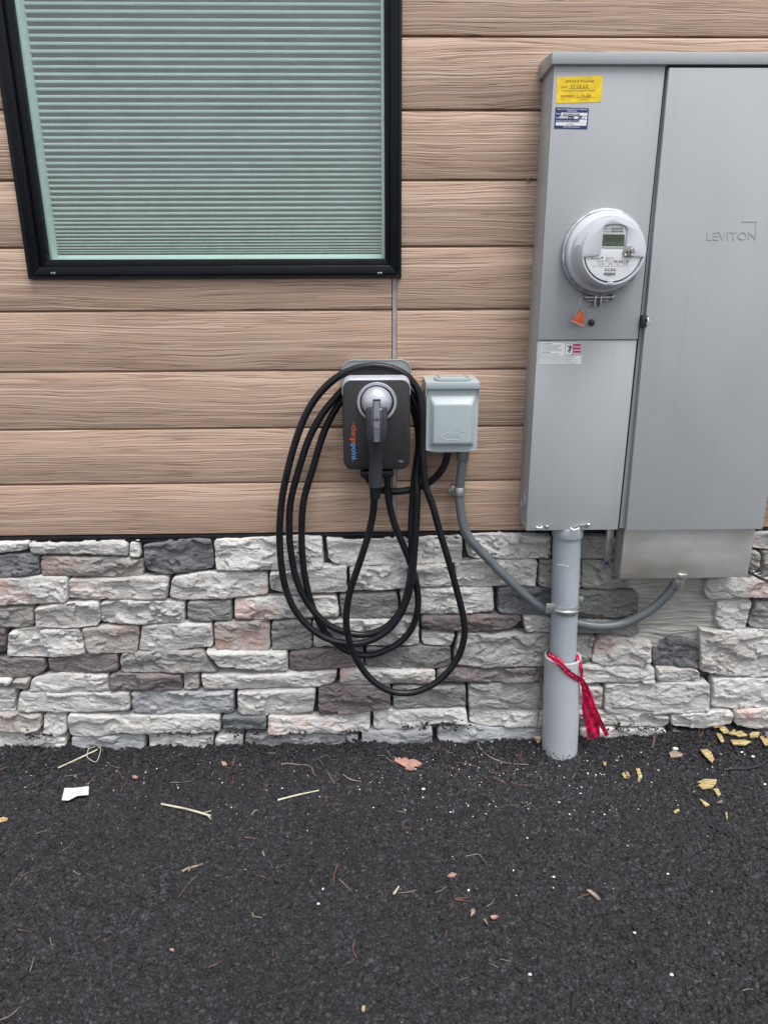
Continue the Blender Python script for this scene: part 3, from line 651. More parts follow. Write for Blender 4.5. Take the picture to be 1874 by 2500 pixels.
# ------------------------------------------------------------------ metering and load centre enclosure
YP = -.117
enc = thing('electrical_enclosure', 'large grey steel enclosure with round meter and tall door on the right', 'electrical panel', (.6, 0, .45))
Z4 = zoomer(1230, 100, 2.5745); Z5 = zoomer(1230, 680, 2.5745); Z7 = zoomer(1350, 500, 5.528)
PX0 = at(1284.2, 1293.6, YP).x; PZ0 = at(1400, 1293.6, YP).z; PXm = at(1507.7, 1293.6, YP).x
PZ1 = at(1500, 158, YP).z; YD = -.124
DX0 = at(1526, 1297, YD).x; DX1 = at(1859, 1288.6, YD).x; DZ1 = at(1700, 166, YD).z; DZ0 = at(1700, 1293, YD).z
MB().box((PX0, 0.0005, PZ0), (DX1-.002, YP+.008, PZ1+.002)).build('cabinet_body', 'panel', enc, .002)
zsplit = at(1430, 830, YP).z
MB().box((PX0-.0006, YP+.0075, zsplit+.001), (PXm, YP-.003, PZ1)).build('meter_cover', 'panel', enc, .0016)
MB().box((PX0-.0006, YP+.0075, PZ0-.001), (PXm-.001, YP, zsplit-.001)).build('lower_cover', 'panel', enc, .0016)
DXt = at(1631.5, 166, YD).x
MB().box((PXm-.001, YP+.0079, PZ0+.001), (PXm+.0055, YP+.0066, PZ1)).build('gap_shadow_strip', 'dark', enc, smooth=0)
MB().prism([(DX0, DZ0), (DX1, DZ0), (DX1, DZ1), (DXt, DZ1)], YP+.0076, YD-.003).build('door', 'panel', enc, .002)
# hood
HX0 = at(1353.5, 158, YP-.008).x; HZ0 = PZ1-.002; HZ1 = at(1500, 127, YP-.01).z
MB().prism([(0, 0), (1, 0)], 0, 0) if False else None
h = MB(); HX1 = DX1+.008
prof = [(-.0005, HZ1+.012), (YP-.010, HZ1), (YP-.010, HZ0), (YP-.0085, HZ0), (YP-.0085, HZ1-.003), (-.0005, HZ0-.006)]
prof = [(-.0005, HZ1+.014), (YP-.012, HZ1), (YP-.012, HZ0), (-.0005, HZ0+.0)]
h.add([(x, y, z) for x in (PX0-.009, HX1) for y, z in prof], [(3, 2, 1, 0), (4, 5, 6, 7), (0, 1, 5, 4), (1, 2, 6, 5), (2, 3, 7, 6), (3, 0, 4, 7)])
h.build('hood', 'panel', enc, .0015)
MB().box((DXt-.002, YD+.002, DZ1+.0008), (DX1-.002, YP-.0035, HZ0-.0005)).build('door_top_gap', 'dark', enc, smooth=0)
# side seam and knockout rings on the left flank
c = at(1272.7, 1223.7, -.058); xs = PX0-.0008
for r in (.028, .022, .0165):
    MB().tube([(xs, -.058+r*math.cos(a)*1.0, c.z+r*math.sin(a)) for a in [2*math.pi*k/28 for k in range(29)]], .0011, 6, False, False).build('knockout_ring', 'panel', enc)
# latch, screws and tab at the foot of the lower cover
p = at(1393, 1286, YP-.002); q = at(1436, 1281, YP-.002)
MB().loft([[(p.x, YP-.001, p.z-.005), (p.x+.012, YP-.001, p.z-.002), (q.x, YP-.001, q.z-.005), (q.x, YP-.001, q.z+.005), (p.x+.015, YP-.001, p.z+.006)], [(p.x, YP-.004, p.z-.005), (p.x+.012, YP-.004, p.z-.002), (q.x, YP-.004, q.z-.005), (q.x, YP-.004, q.z+.005), (p.x+.015, YP-.004, p.z+.006)]]).build('latch', 'galv', enc, .001)
MB().lathe((q.x-.001, 0, q.z), [(.005, YP-.003), (.005, YP-.006), (.003, YP-.008), (.001, YP-.008)], 16).build('latch_rivet', 'galv', enc)
p2 = at(1403, 1290, YP-.006); MB().tube([(p2.x-.012, YP-.002, p2.z), (p2.x-.008, YP-.010, p2.z-.002), (p2.x+.006, YP-.010, p2.z-.001), (p2.x+.012, YP-.002, p2.z)], .0022, 8).build('latch_hook', 'white_vinyl', enc)
p3 = at(1334.5, 1285.5, YP); MB().lathe((p3.x, 0, p3.z), [(.0052, YP-.0005), (.0052, YP-.003), (.003, YP-.0048), (.001, YP-.005)], 12).build('screw', 'galv', enc)
p4 = at(1315, 1286, YP); MB().tube([(p4.x-.008, YP-.001, p4.z), (p4.x-.004, YP-.006, p4.z-.001), (p4.x+.004, YP-.006, p4.z-.001), (p4.x+.008, YP-.001, p4.z)], .0025, 8).build('seal_loop', 'white_vinyl', enc)
p5 = at(1406, 1302, YP+.002); MB().prism([(p5.x+.009*math.cos(a), p5.z+.010*math.sin(a)) for a in [2*math.pi*k/20 for k in range(20)]], YP+.004, YP+.001).build('padlock_tab', 'panel', enc, .0006)
MB().lathe((p5.x, 0, p5.z), [(.0035, YP+.002), (.0035, YP+.0005), (.002, YP+.0002)], 12).build('padlock_tab', 'galv', enc)
# door catch in the gap
p6 = at(1570, 783, YP-.006); MB().box((p6.x-.008, YP+.006, p6.z-.016), (p6.x+.006, YD-.011, p6.z+.014)).build('door_catch', 'wire_black', enc, .002)
MB().tube([(p6.x+.004, YD-.012, p6.z-.008), (p6.x+.006, YD-.016, p6.z), (p6.x+.004, YD-.012, p6.z+.008)], .0018, 8).build('door_catch', 'white_vinyl', enc)
# embossed maker's name and corner mark
letters('embossed_name', 'LEVITON', 1272, 1252, 1582, 52, YD-.003, 'panel', enc, Z4, ext=.0009, slope=-4)
pa, pb, pc = at(*Z4(1490, 1135), YD-.003), at(*Z4(1587, 1133), YD-.003), at(*Z4(1585, 1188), YD-.003)
MB().box((pa.x, YD-.0029, pa.z-.0009), (pb.x, YD-.0038, pa.z+.0011)).box((pb.x-.0022, YD-.0029, pc.z), (pb.x, YD-.0038, pb.z-.0009)).build('embossed_mark', 'panel', enc)
# small rubber plug right of the seal
p7 = at(*Z7(510, 1590), YP-.003); MB().lathe((p7.x, 0, p7.z), [(.0085, YP-.001), (.009, YP-.006), (.007, YP-.011), (.003, YP-.0125)], 14).build('rubber_plug', 'wire_black', enc)
# specks and scratches: small paint chips
for u, v in ((1325, 932), (1386, 1041), (1491, 861), (1635, 1141)):
    p = at(u, v, YP-.0005); MB().lathe((p.x, 0, p.z), [(.0012, YP+.0002), (.0010, YP-.0006), (.0003, YP-.0008)], 8).build('paint_chip', 'label_white' if u < 1400 else 'ink', enc)

# stickers
YS = YP-.0035; SC6 = zoomer(1330, 170, 9.753)
st = thing('yellow_sticker', 'yellow service release sticker near the top of the grey enclosure', 'sticker', at(1415, 217, YS))
quad('paper', [(290, 172), (860, 158), (1365, 148), (1348, 480), (1330, 772), (1100, 775), (840, 786), (262, 797), (270, 500)], YS, 'yellow', st, S=SC6)
L = lambda s, u0, v, u1, h, m='ink_brown', sh_=0: letters('lettering', s, u0, v, u1, h, YS-.0002, m, st, SC6, shear=sh_, slope=-8)
L('SERVICE RELEASE', 487, 304, 1165, 58); L('DATE:', 385, 440, 540, 48); L('11·15·23', 605, 440, 1010, 78, 'ink', .3)
L('This Inspection is good for 45 days', 380, 520, 1195, 42); L('EXPIRES:', 375, 664, 700, 60); L('1-15-24', 740, 668, 1085, 74, 'ink', .3); L('Permit', 370, 728, 460, 20)
for (a, b, c_) in ((565, 1045, 447), (730, 1195, 668)): quad('rule', [(a, c_), (b, c_-8), (b, c_-3), (a, c_+5)], YS-.0003, 'ink_brown', st, .0002, SC6)
quad('pen_stroke', [(838, 716), (900, 706), (950, 712), (1005, 694), (1005, 700), (950, 720), (900, 714), (838, 724)], YS-.0003, 'ink', st, .0002, SC6)
sb = thing('blue_sticker', 'navy blue and white state inspection sticker below the yellow one', 'sticker', at(1395, 290, YS))
quad('paper', [(245, 895), (1040, 915), (1000, 1420), (210, 1402)], YS, 'navy', sb, S=SC6)
for r in ((380, 1022, 1003, 1100), (340, 1104, 540, 1168), (690, 1107, 785, 1177), (880, 1110, 995, 1182), (812, 1187, 990, 1258), (250, 1249, 980, 1336)):
    a, b, c_, d = r; quad('white_field', [(a+3, b), (c_+3, b+8), (c_-5, d), (a-5, d-6)], YS-.0003, 'label_white', sb, .0002, SC6)
L2 = lambda s, u0, v, u1, h, m='label_white': letters('lettering', s, u0, v, u1, h, YS-.0006, m, sb, SC6, slope=8, shear=.2 if m == 'ink' else 0, bold=.01)
L2('State of Tennessee Electrical Inspection', 285, 955, 1000, 34); L2('APPROVED', 527, 1003, 750, 32); L2('Permit #', 255, 1062, 372, 34); L2('2023046284', 412, 1088, 820, 52, 'ink')
L2('Date', 255, 1157, 332, 32); L2('3.17.24', 350, 1160, 520, 44, 'ink'); L2('Type', 555, 1157, 622, 32); L2('RI', 650, 1157, 682, 30); L2('Final', 795, 1157, 868, 30); L2('x', 900, 1170, 945, 60, 'ink')
L2('Occupancy Authorization # or Name', 255, 1232, 800, 32); L2('Deputy Electrical Inspector', 432, 1374, 825, 34)
quad('pen_stroke', [(510, 1308), (560, 1285), (640, 1288), (680, 1318), (676, 1324), (635, 1296), (562, 1293), (514, 1314)], YS-.0006, 'ink', sb, .0002, SC6)
YS = YP-.0005
sw = thing('warning_label', 'white and pink shock warning label on the lower cover of the enclosure', 'sticker', at(1365, 862, YS))
quad('paper', [(232, 402), (490, 404), (482, 538), (222, 537)], YS, 'label_white', sw, S=Z5)
quad('pictogram_frame', [(383, 408), (486, 409), (483, 482), (379, 481)], YS-.0002, 'ink', sw, .0001, Z5); quad('pictogram_field', [(385, 410), (430, 410), (427, 479), (381, 479)], YS-.0004, 'label_white', sw, .0001, Z5)
quad('pink_field', [(434, 410), (484, 411), (481, 480), (431, 480)], YS-.0004, 'pinkp', sw, .0001, Z5)
for v in (412, 433, 454): quad('danger_bar', [(436, v), (480, v+.5), (479, v+12), (435, v+12)], YS-.0006, 'magenta', sw, .0001, Z5)
quad('running_figure', [(398, 430), (392, 421), (396, 420), (404, 428), (412, 426), (411, 419), (419, 418), (421, 426), (429, 436), (425, 438), (419, 434), (418, 448), (412, 468), (406, 466), (410, 450), (399, 462), (395, 459), (407, 445), (409, 434)], YS-.0006, 'ink', sw, .0001, Z5)
letters('lettering', 'WARNING', 236, 413, 300, 6, YS-.0003, 'ink', sw, Z5, bold=.02); letters('lettering', 'DANGER', 234, 466, 290, 6, YS-.0003, 'ink', sw, Z5, bold=.02)
for i, v in enumerate((420, 427, 434, 441, 448, 455, 472, 479, 486, 493, 500, 508, 516, 523, 530)):
    x1_ = (372-random.random()*40) if v < 480 else 478-random.random()*70; x = 234-(v-420)*.08
    while x < x1_-4:
        wd = random.uniform(5, 18); quad('print_line', [(x, v), (min(x+wd, x1_), v), (min(x+wd, x1_), v+2.2), (x, v+2.2)], YS-.0003, 'ink', sw, .0001, Z5) if False else None
        x += wd+3
    for _k in range(1): pass
def print_lines(parent, rows, Yq, S):        # unreadable small print: rows of word-length dashes in one part
    m = MB()
    for v, a, b, h in rows:
        x = a
        while x < b-3:
            wd = random.uniform(4, 14); c4 = [xz(at(*S(p, q_), Yq)) for p, q_ in ((x, v), (min(x+wd, b), v), (min(x+wd, b), v+h), (x, v+h))]
            m.add([(p[0], Yq, p[1]) for p in c4], [(0, 1, 2, 3)]); x += wd+2.5
    o = m.build('small_print', 'ink', parent, smooth=0); o['kind'] = 'stuff'
print_lines(sw, [(v, 234-(v-420)*.08, (372-(v*7) % 40) if v < 480 else 478-(v*13) % 70, 1.7) for v in (418, 425, 432, 439, 446, 453, 472, 479, 486, 493, 500, 508, 516, 523, 530)], YS-.0004, Z5)

# ------------------------------------------------------------------ meter
mc = at(1472, 617, YP-.02); mx_, mz_ = mc.x, mc.z
met = thing('electric_meter', 'round white electric meter with green display on the grey enclosure', 'meter', (mx_, YP, mz_))
def ml(prof): return MB().lathe((mx_, 0, mz_), prof, 72)
ml([(.104, YP-.001), (.1045, YP-.012), (.104, YP-.021), (.0995, YP-.0225), (.0985, YP-.017), (.05, YP-.016)]).build('sealing_ring', 'galv', met)
ml([(.0975, YP-.016), (.0975, YP-.030), (.094, YP-.036), (.088, YP-.038), (.0865, YP-.044), (.0855, YP-.052), (.084, YP-.056), (.06, YP-.057)]).build('meter_base', 'meter_white', met)
YM = YP-.098
mf = (mx_, 0, mz_-.001)
inner = MB().lathe(mf, [(.070, YP-.056), (.0695, YM+.008), (.066, YM+.0052), (.01, YM+.0052)], 72).build('register_body', 'label_silver', met)
MB().lathe(mf, [(.0690, YM+.0045), (.0688, YM+.0014), (.002, YM+.0012)], 72).build('dial_face', 'label_white', met)
def half(prof, a0, a1, n=48):                # part-turn lathe about the meter's axis
    m = MB(); vs = []; k = len(prof)
    for i in range(n+1):
        a = math.radians(a0+(a1-a0)*i/n)
        vs += [(mf[0]+r*math.cos(a), y, mf[2]+r*math.sin(a)) for r, y in prof]
    m.add(vs, [(i*k+j, i*k+j+1, (i+1)*k+j+1, (i+1)*k+j) for i in range(n) for j in range(k-1)]); return m
half([(.083, YP-.055), (.0825, YM+.02), (.0805, YM+.006), (.077, YM+.001), (.0745, YM)], 169, 371).build('upper_shell', 'meter_white', met)
half([(.084, YP-.055), (.0805, YM+.02), (.079, YM+.006), (.076, YM+.001), (.072, YM-.0006), (.03, YM-.0006), (.001, YM-.0006)], -189, 9).build('clear_cover', 'clear', met)
half([(.079, YM+.004), (.0775, YM-.001), (.0735, YM-.0012), (.0725, YM+.003)], -189, 9).build('cover_rim', 'meter_white', met)
# raised upper mask with the display opening
def m7(x, y, Yq): return xz(at(*Z7(x, y), Yq))
R1 = .0765; arc = [(mf[0]+R1*math.cos(math.radians(a)), mf[2]+R1*math.sin(math.radians(a))) for a in np.linspace(-10.5, 190.5, 50)]
notch = [m7(*p, YM-.001) for p in ((600, 682), (632, 665), (643, 640), (650, 590), (668, 330), (700, 278), (780, 262), (880, 262), (965, 285), (1000, 330), (990, 420), (975, 590), (955, 640), (945, 690))]
MB().prism(arc+notch, YM+.0010, YM-.0024).build('upper_mask', 'meter_white', met, .0012)
q = [m7(*p, YM+.004) for p in ((655, 590), (668, 330), (700, 275), (980, 275), (1003, 330), (985, 600))]
MB().prism(q, YM+.0011, YM+.0009).build('display_bezel', 'label_silver', met, .0005)
quad('display', [(668, 398), (962, 400), (955, 566), (656, 560)], YM+.0005, 'lcd', met, S=Z7)
quad('display_border', [(660, 562), (953, 566), (953, 575), (658, 572)], YM+.0003, 'label_white', met, S=Z7)
YL = YM+.0002
seg = MB()
for k in range(5):
    xa = 700+k*50
    for (a, b, c_, d) in ((4, 412, 38, 419), (4, 449, 38, 456), (4, 484, 38, 491), (0, 416, 7, 450), (35, 416, 42, 450), (0, 455, 7, 488), (35, 455, 42, 488)):
        pts = [xz(at(*Z7(xa+p, q_), YL)) for p, q_ in ((a, b), (c_, b), (c_, d), (a, d))]; seg.add([(p[0], YL, p[1]) for p in pts], [(0, 1, 2, 3)])
seg.build('display_digits', 'lcd_seg', met, smooth=0)
letters('display_unit', 'kWh', 708, 548, 765, 18, YL, 'lcd_seg', met, Z7, ext=.0002)
def bars(x0_, x1_, y0_, y1_, Yq, n):
    m = MB(); x = x0_
    while x < x1_:
        wd = random.choice((3, 4, 6)); pts = [xz(at(*Z7(p, q_), Yq)) for p, q_ in ((x, y0_), (x+wd, y0_), (x+wd, y1_), (x, y1_))]; m.add([(p[0], Yq, p[1]) for p in pts], [(0, 1, 2, 3)]); x += wd+random.choice((3, 4, 5))
    m.build('barcode', 'ink', met, smooth=0)
bars(782, 930, 308, 335, YM+.0006, 0); bars(780, 940, 345, 372, YM+.0006, 0)
letters('display_label', '89636118', 695, 330, 772, 14, YM+.0008, 'ink', met, Z7, ext=.0002); letters('display_label', 'T7226118', 690, 366, 770, 14, YM+.0008, 'ink', met, Z7, ext=.0002)
YT = YM+.0010
TL = lambda s, u0, v, u1, h, b_=0.0: letters('dial_lettering', s, u0, v, u1, h, YT, 'ink', met, Z7, ext=.0002, bold=b_)
TL('Aclara', 503, 736, 632, 32); TL('I-210+', 585, 776, 692, 28); TL('89 636 118', 822, 780, 1012, 30, .02); TL('CL 200', 603, 808, 688, 19); TL('240V', 738, 808, 795, 19); TL('3W', 848, 808, 885, 19); TL('FM2S', 935, 808, 1000, 19)
TL('2423   T2722118   60Hz   TA 30   KH 10.8   Kt 1.8', 530, 834, 1000, 13); TL('S.C.E.S.', 692, 892, 848, 34, .02); TL('89636118', 715, 966, 790, 12)
YB = YT-.0003; bars(680, 838, 914, 950, YB, 0)
# small logo swirl and table
p = m7(660, 715, YB); MB().prism([(p[0]+.0028*math.cos(a), p[1]+.0028*math.sin(a)) for a in np.linspace(.3, 4.2, 14)], YB, YB-.0002).build('dial_logo', 'ink', met)
fm = MB()
for (a, b, c_, d) in ((708, 708, 815, 711), (708, 775, 815, 778), (708, 708, 711, 778), (812, 708, 815, 778), (770, 708, 772, 778), (718, 722, 730, 732), (718, 745, 730, 755), (738, 745, 760, 750), (738, 724, 755, 728), (785, 722, 800, 726), (780, 745, 800, 748)):
    pts = [xz(at(*Z7(p_, q_), YB)) for p_, q_ in ((a, b), (c_, b), (c_, d), (a, d))]; fm.add([(p_[0], YB, p_[1]) for p_ in pts], [(0, 1, 2, 3)])
fm.build('dial_table', 'ink', met, smooth=0)
for x_, y_ in ((420, 785), (1130, 770), (545, 957), (960, 962), (248, 428), (232, 460)):
    Yq = YM+.009 if x_ > 300 else YP-.024
    quad('rim_slot', [(x_-10, y_-5), (x_+10, y_-5), (x_+10, y_+6), (x_-10, y_+6)], Yq-.0004, 'ink', met, .0005, Z7)
# metal optical port badge
p = m7(1020, 632, YM-.003); rr = .0138
MB().prism([(p[0]+rr*math.cos(a), p[1]+rr*math.sin(a)) for a in [math.radians(k) for k in range(-62, 243, 12)]], YM, YM-.0040).build('optical_port', 'badge', met, .0006)
for dx, dz, r in ((.0058, .007, .0021), (-.009, -.0072, .0021), (.0085, -.0072, .0021)):
    MB().lathe((p[0]+dx, 0, p[1]+dz), [(r, YM-.0035), (r, YM-.0050), (.0005, YM-.0052)], 12).build('port_rivet', 'label_white', met)
for dx in (-.0045, .0032): MB().prism([(p[0]+dx-.0025, p[1]-.001), (p[0]+dx, p[1]-.004), (p[0]+dx+.0025, p[1]-.001), (p[0]+dx, p[1]+.003)], YM-.0035, YM-.0046).build('port_lens', 'ink', met)
# tabs on the rim
p = m7(850, 228, YM); MB().box((p[0]-.006, YM, p[1]-.003), (p[0]+.006, YM-.002, p[1]+.004)).build('rim_tab', 'meter_white', met, .0008)
p = m7(765, 1055, YM); MB().box((p[0]-.007, YM+.003, p[1]-.003), (p[0]+.007, YM-.002, p[1]+.003)).build('rim_tab', 'meter_white', met, .0008)
# ring clamp below the meter
yc = YP-.012; p = at(*Z7(595, 1250), yc)
for s in (-1, 1):
    MB().box((p.x+s*.005, yc+.008, p.z-.022), (p.x+s*.0095, yc-.008, p.z+.014)).build('clamp_lug', 'galv', met, .001)
    MB().box((p.x+s*.0095, yc+.006, p.z-.0085), (p.x+s*.028, yc-.006, p.z-.006)).build('clamp_rib', 'galv', met, .0008)
MB().tube([(p.x-.034, yc, p.z), (p.x+.036, yc, p.z)], .0045, 12, False).build('clamp_screw', 'steel', met)
MB().tube([(p.x+.0335, yc, p.z), (p.x+.0405, yc, p.z)], .0085, 12, False).build('screw_head', 'galv', met, .001)
# wire seal with orange tag
seal = thing('wire_seal', 'orange plastic wire seal hanging from the clamp below the meter', 'seal', tuple(at(*Z7(330, 1540), yc-.01)))
def p7_(x, y, Yq=yc-.01): return at(*Z7(x, y), Yq)
MB().tube([p7_(415, 1190, yc), p7_(375, 1260), p7_(330, 1400), p7_(300, 1480), p7_(285, 1540)], .0008, 6).build('seal_wire', 'steel', seal)
MB().tube([p7_(500, 1350, yc), p7_(480, 1410), p7_(455, 1500), p7_(405, 1640)], .0008, 6).build('seal_wire', 'steel', seal)
ys_ = yc-.012
MB().prism([xz(at(*Z7(*p), ys_)) for p in ((370, 1425), (402, 1425), (412, 1500), (408, 1632), (248, 1560), (300, 1515))], ys_+.004, ys_).build('seal_tag', 'orange_seal', seal, .0008)
MB().prism([xz(at(*Z7(*p), ys_)) for p in ((232, 1570), (240, 1560), (412, 1630), (408, 1646))], ys_+.006, ys_-.001).build('seal_lip', 'pinkp', seal, .0006)
letters('seal_number', '1244878', 345, 1580, 398, 24, ys_-.0002, 'ink', seal, Z7, ext=.0002, slope=-115)

# ------------------------------------------------------------------ galvanised trough, strut, conduits
YG = -.105
tr = thing('wiring_trough', 'galvanised sheet metal trough under the tall grey door', 'trough', tuple(at(1670, 1411, YG)))
TX0 = at(1511.5, 1412, YG).x; TX1 = at(1823, 1411, YG).x; TZ0 = at(1660, 1411.5, YG).z
MB().box((TX0, -.012, TZ0), (TX1, YG, PZ0-.0015)).build('trough_body', 'galv_sheet', tr, .0012)
MB().box((TX0+.0005, YG-.0002, PZ0-.0175), (TX1-.0005, YG-.0009, PZ0-.0170)).build('trough_seam', 'galv', tr, smooth=0)
stt = thing('strut_channel', 'short steel strut upright beside the metal trough with a bolt', 'strut', tuple(at(1480, 1385, -.035)))
sx0, sx1 = at(1472.7, 1385, -.04).x, at(1490, 1385, -.04).x; szb = at(1480, 1386, -.04).z
MB().box((sx0, -.012, szb), (sx1, -.0405, PZ0-.001)).build('channel', 'galv', stt, .0015)
p = at(1480, 1374, -.042); MB().lathe((p.x, 0, p.z), [(.0055, -.0403), (.0055, -.045), (.001, -.046)], 6).build('bolt', MT['navy'], stt)

PYC = -.077
pipe = thing('conduit_pipe', 'grey vertical conduit pipe running from the enclosure into the ground', 'pipe', (0, 0, 0))
px_t = (at(1348.5, 1330, PYC).x+at(1416.4, 1330, PYC).x)/2; px_b = (at(1341.8, 1589, PYC).x+at(1404.8, 1589, PYC).x)/2
rp = .0402
zt_, zb_ = PZ0+.002, .02
def px_at(z_): zt2, zb2 = at(1380, 1330, PYC).z, at(1373, 1589, PYC).z; return px_b+(px_t-px_b)*(z_-zb2)/(zt2-zb2)
MB().tube([(px_at(zt_-(zt_-zb_)*k/10), PYC, zt_-(zt_-zb_)*k/10) for k in range(11)], rp, 40, False).build('pipe_shaft', 'pvc', pipe)
for u_, v_, l_ in ((1372, 1380, .016), (1386, 1383, .012), (1362, 1379, .006), (1393, 1402, .005)):
    p_ = at(u_, v_, PYC-rp-.0002); MB().tube([(p_.x-l_/2, p_.y+.0012, p_.z), (p_.x, p_.y, p_.z+.0008), (p_.x+l_/2, p_.y+.0012, p_.z)], .0006, 5).build('scuff', 'label_white', pipe)
zc_ = at(1385, 1319, PYC-.04).z
MB().tube([(px_t, PYC, PZ0+.001), (px_t, PYC, zc_)], rp+.0048, 40, False).build('coupling', 'pvc', pipe, .0015)
slx_t = at(1371.7, 1612, PYC).x; slz = at(1371, 1600, PYC).z; slx_b = at(1365, 1830, PYC).x
sv = thing('pipe_sleeve', 'wide grey plastic sleeve round the foot of the vertical pipe', 'pipe', (slx_b, PYC, 0))
rs = .0565
prof = [(rs, -.02), (rs, slz*.25), (rs, slz*.6), (rs, slz-.001), (rs-.001, slz), (rs-.0065, slz), (rs-.0075, slz-.001), (rs-.0075, .01)]
rings = []
for r, z_ in prof:
    cx_ = slx_b+(slx_t-slx_b)*max(0, z_)/slz
    rings.append([(cx_+r*math.cos(2*math.pi*k/48), PYC+r*math.sin(2*math.pi*k/48), z_) for k in range(48)])
def make_dirty_pvc():
    m = NM('sleeve_pvc'); sp = m.n('ShaderNodeSeparateXYZ'); m.l(m.tc.outputs['Object'], sp.inputs[0])
    base = m.ramp(m.noise(m.tc.outputs['Object'], 9, 5), [(.3, (.40, .435, .465)), (.7, (.46, .49, .52))])
    zz = m.ramp(m.math('MULTIPLY', sp.outputs[2], 5.), [(.0, .16), (.35, .0)])
    sprk = m.noise(m.mapping((1, 1, .8)), 150, 5, .7)
    f = m.math('GREATER_THAN', m.math('ADD', sprk, zz), .70)
    m.col(m.mix(f, base, (.03, .03, .03))); return m.set(.45)
MT['pvc_sleeve'] = make_dirty_pvc()
sm = MB().loft(rings, cap=False).build('sleeve_wall', 'pvc_sleeve', sv)

# two-hole strap round the pipe
stp = thing('pipe_clamp', 'zinc strap clamp round the vertical pipe at mid height', 'clamp', tuple(at(1376, 1495, -.12)))
zc = at(1376, 1494, PYC-rp).z; cxp = px_at(zc)
arc = [(cxp+(rp+.0022)*math.cos(a), PYC+(rp+.0022)*math.sin(a), zc) for a in np.linspace(math.pi*1.12, math.pi*1.97, 26)]
m = MB(); m.loft([[Vector(p)+Vector((0, 0, d)) for d in (-.014, .014)]+[Vector((cxp+(Vector(p).x-cxp)*1.045, PYC+(Vector(p).y-PYC)*1.045, p[2]+d)) for d in (.014, -.014)] for p in arc]).build('strap_band', 'galv', stp, .0008)
m = MB()
arc2 = [(cxp+(rp+.0056)*math.cos(a), PYC+(rp+.0056)*math.sin(a), zc) for a in np.linspace(math.pi*1.2, math.pi*1.9, 22)]
MB().tube(arc2, .0042, 8, False).build('strap_rib', 'steel', stp)
a0 = arc[0]; MB().box((a0[0]-.022, a0[1]+.001, zc-.015), (a0[0]+.004, a0[1]-.002, zc+.017)).build('strap_ear', 'galv', stp, .002)
MB().lathe((a0[0]-.012, 0, zc+.003), [(.003, a0[1]-.0018), (.003, a0[1]-.0035), (.001, a0[1]-.004)], 10).build('strap_screw', 'steel', stp)
p = at(1417, 1466, -.05); MB().box((p.x-.008, -.03, p.z-.016), (p.x+.008, -.052, p.z+.012)).build('strut_end', 'galv', stp, .003)

# flexible conduit: from the outlet box down behind the pipe and up to the trough
YO = -.055
pts = [(1129, 1100, YO), (1127, 1140, YO), (1121, 1190, YO+.005), (1121, 1221, YO+.005), (1129, 1277, YO), (1145, 1314, YO), (1176, 1349, YO), (1221, 1396, YO), (1277, 1450, YO), (1325, 1487, YO+.005), (1370, 1509, -.018-.017), (1413, 1522, -.045), (1469, 1529, YO), (1526, 1520, YO), (1582, 1492, YO-.01), (1622, 1458, YO-.02), (1648, 1424, YO-.03), (1660, 1400, YO-.035)]
fc = thing('flexible_conduit', 'dark grey flexible conduit sagging from the outlet box to the metal trough', 'conduit', tuple(at(1121, 1221, YO)))
MB().tube([at(*p) for p in pts], .0138, 20).build('conduit_hose', 'pvc_dark', fc)
ca, cb_ = at(1129, 1100, YO), at(1128, 1123, YO)
MB().tube([ca, cb_], .0175, 24, False).build('box_connector', 'pvc_dark', fc, .001)
e0, e1 = at(1657, 1409, YO-.035), at(1650, 1432, YO-.03)
MB().tube([e0, e1], .0175, 24, False).build('trough_connector', 'galv', fc, .0015)
MB().tube([e0+(e0-e1)*.6, e0], .021, 8, False).build('lock_nut', 'galv', fc, .0015)
# one-hole strap
cs = thing('conduit_strap', 'small galvanised one-hole strap below the outlet box', 'clamp', tuple(at(1121, 1200, YO)))
p = at(1121, 1199, YO+.005)
MB().tube([(p.x, YO+.005, p.z+.0125), (p.x, YO+.005, p.z-.0125)], .0162, 24, False).build('strap_band', 'galv', cs, .001)
q = at(1104, 1200, -.004)
MB().prism([(q.x+.012, q.z-.012), (q.x+.012, q.z+.012), (q.x-.006, q.z+.012), (q.x-.013, q.z+.006), (q.x-.013, q.z-.006), (q.x-.006, q.z-.012)], -.0005, -.005).build('strap_ear', 'galv', cs, .001)
MB().lathe((q.x-.003, 0, q.z+.001), [(.0045, -.0045), (.0045, -.0075), (.002, -.0085), (.0005, -.0085)], 10).build('strap_screw', 'steel', cs)
MB().box((p.x-.02, -.004, p.z-.0115), (p.x+.012, YO+.02, p.z+.0115)).build('strap_foot', 'galv', cs, .001)

# ------------------------------------------------------------------ outlet box
Z8 = zoomer(1000, 880, 6.505); YOB = -.088
ob = thing('outlet_box', 'pale grey outdoor outlet box with hinged cover and duck logo', 'outlet box', tuple(at(1097, 1100, 0)))
bx0, bx1 = at(*Z8(243, 1430), YOB).x+.002, at(*Z8(1062, 1430), YOB).x; bz1 = at(*Z8(600, 455), YOB).z; bz0 = at(*Z8(600, 1440), YOB).z
MB().box((bx0+.002, -.0005, bz0+.003), (bx1-.002, YOB+.004, bz1+.014)).build('box_body', 'panel2', ob, .002)
